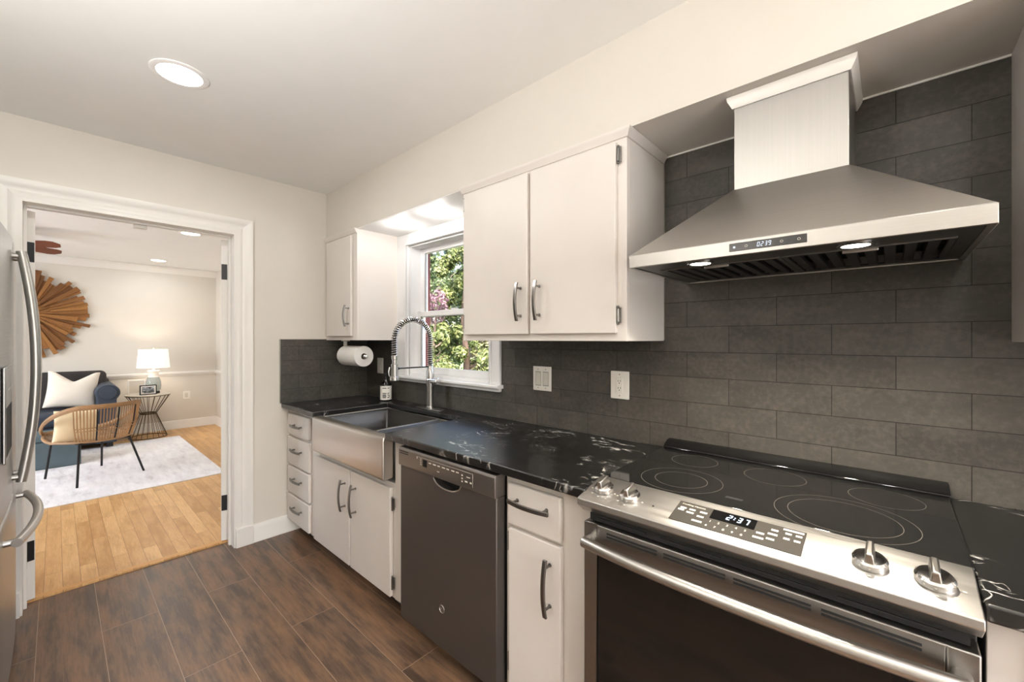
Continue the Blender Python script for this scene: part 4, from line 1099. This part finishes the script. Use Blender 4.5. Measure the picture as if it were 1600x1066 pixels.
# ------------------------------------------------------------------ outside
struct('floor_bounce_slab', G().box(-7, 5, .206, 1.85, -.7, -.585), plain('bounce_slab_pale', rgb(214, 208, 198), .8), smooth=False)  # unseen pale slab added to bounce sunlight up to the soffit
o = link('lawn', G().box(-30, 14, .21, 30, -.7, -.6), M['lawn'], None, smooth=False); tag(o, 'grass ground outside the kitchen window', 'lawn', None, 'structure'); o.name = 'ground'
def tree(name, label, cat, x, y, hgt, rad, mat, n, seed, leaf=.075, zr=None, zc=None):
    R_ = random.Random(seed); t = thing(name, label, cat, (x, y, -.6))
    zc = -.6+hgt*.55 if zc is None else zc
    g = G(); g.tube([(x, y, -.6), (x+.05, y+.03, -.6+hgt*.3), (x-.06, y, -.6+hgt*.55), (x, y+.05, -.6+hgt*.85)], [.09*hgt/4, .075*hgt/4, .05*hgt/4, .015], 8)
    for k in range(9):
        a = R_.uniform(0, 2*PI); z0 = -.6+hgt*R_.uniform(.15, .6); L = rad*R_.uniform(.6, .95)
        g.tube([(x, y, z0), (x+.5*L*math.cos(a), y+.5*L*math.sin(a), z0+.25*L), (x+L*math.cos(a), y+L*math.sin(a), z0+.7*L)], [.03*hgt/4, .02*hgt/4, .006], 6)
    link('trunk', g, M['bark'], t)
    vs, fs = [], []
    clumps = []
    for k in range(46):
        while True:
            p = Vector((R_.uniform(-1, 1), R_.uniform(-1, 1), R_.uniform(-1, 1)))
            if .25 < p.length < 1: break
        clumps.append((Vector((x+p.x*rad, y+p.y*rad, zc+p.z*(zr or hgt*.47))), rad*R_.uniform(.18, .36)))
    for k in range(n):
        c, cr_ = R_.choice(clumps)
        d = Vector((R_.gauss(0, 1), R_.gauss(0, 1), R_.gauss(0, .8))).normalized()*cr_*R_.uniform(.35, 1.05)
        p = c+d
        if p.z < -.55: p.z = -.55+R_.uniform(0, .3)
        if p.y < .35: continue
        nn = (d.normalized()+Vector((R_.uniform(-.8, .8), R_.uniform(-.8, .8), R_.uniform(-.2, 1.2)))).normalized()
        u = nn.orthogonal().normalized(); v = nn.cross(u); th = R_.uniform(0, 2*PI); u, v = u*math.cos(th)+v*math.sin(th), v*math.cos(th)-u*math.sin(th)
        s_ = leaf*R_.uniform(.6, 1.3); b = len(vs)
        vs += [p-u*s_, p-v*s_*.45+u*s_*.05+nn*s_*.08, p+u*s_, p+v*s_*.45+u*s_*.05+nn*s_*.08]; fs.append((b, b+1, b+2, b+3))
    org = ORG[t.name]
    me = bpy.data.meshes.new('foliage'); me.from_pydata([tuple(q-org) for q in vs], [], fs); me.materials.append(mat)
    fo = bpy.data.objects.new('foliage', me); COL.objects.link(fo); fo.parent = t
    return t
tree('leafy_tree', 'tall green tree in the middle of the view, behind the shrubs outside the window', 'tree', -5.4, 7.4, 7.0, 1.45, M['leaf_green'], 26000, 1, .085)
tree('leafy_tree', 'green tree at the right side of the view through the window', 'tree', -1.0, 8.0, 6.4, 1.3, M['leaf_green'], 22000, 2, .08)
tree('leafy_tree', 'large green tree farthest left outside the window', 'tree', -8.4, 6.8, 6.8, 1.6, M['leaf_green'], 14000, 12, .085)
tree('redbud_tree', 'small purple-leaved tree at the left side of the window view', 'tree', -4.05, 3.75, 3.0, .30, M['leaf_purple'], 900, 3, .04, zr=.36, zc=2.1)
tree('garden_shrub', 'yellow-green shrub just outside the window on the left', 'shrub', -2.75, 2.55, 2.1, .62, M['leaf_yellow'], 9000, 4, .045)
tree('garden_shrub', 'yellow-green shrub nearest the right side of the window', 'shrub', -1.0, 2.9, 2.0, .7, M['leaf_yellow'], 8000, 5, .045)
tree('garden_shrub', 'sparse olive-brown shrub behind the yellow-green ones', 'shrub', -2.2, 4.3, 2.5, .75, M['leaf_dark'], 8000, 6, .045)
tree('garden_shrub', 'tall yellow-green shrub behind the purple tree', 'shrub', -4.5, 5.0, 4.6, .75, M['leaf_yellow'], 18000, 8, .06)
tree('garden_shrub', 'broad olive shrub at the far left outside the window', 'shrub', -4.9, 3.5, 1.9, .6, M['leaf_dark'], 6000, 9, .05)
tree('garden_shrub', 'tall mixed green shrub between the trees at the back', 'shrub', -3.0, 6.0, 5.0, .7, M['leaf_green'], 18000, 15, .06)
tree('garden_shrub', 'tall shrub at the back left behind the olive shrub', 'shrub', -6.3, 5.0, 4.6, .9, M['leaf_green'], 12000, 16, .06)
tree('leafy_tree', 'broad background tree beyond the others on the left outside the window', 'tree', -11.2, 11.8, 9.0, 2.4, M['leaf_green'], 26000, 21, .13)
tree('leafy_tree', 'broad background tree beyond the others straight out of the window', 'tree', -4.4, 12.4, 9.0, 2.3, M['leaf_dark'], 26000, 22, .13)
tree('leafy_tree', 'broad background tree beyond the others on the right outside the window', 'tree', 2.6, 12.0, 9.0, 2.3, M['leaf_green'], 22000, 23, .13)
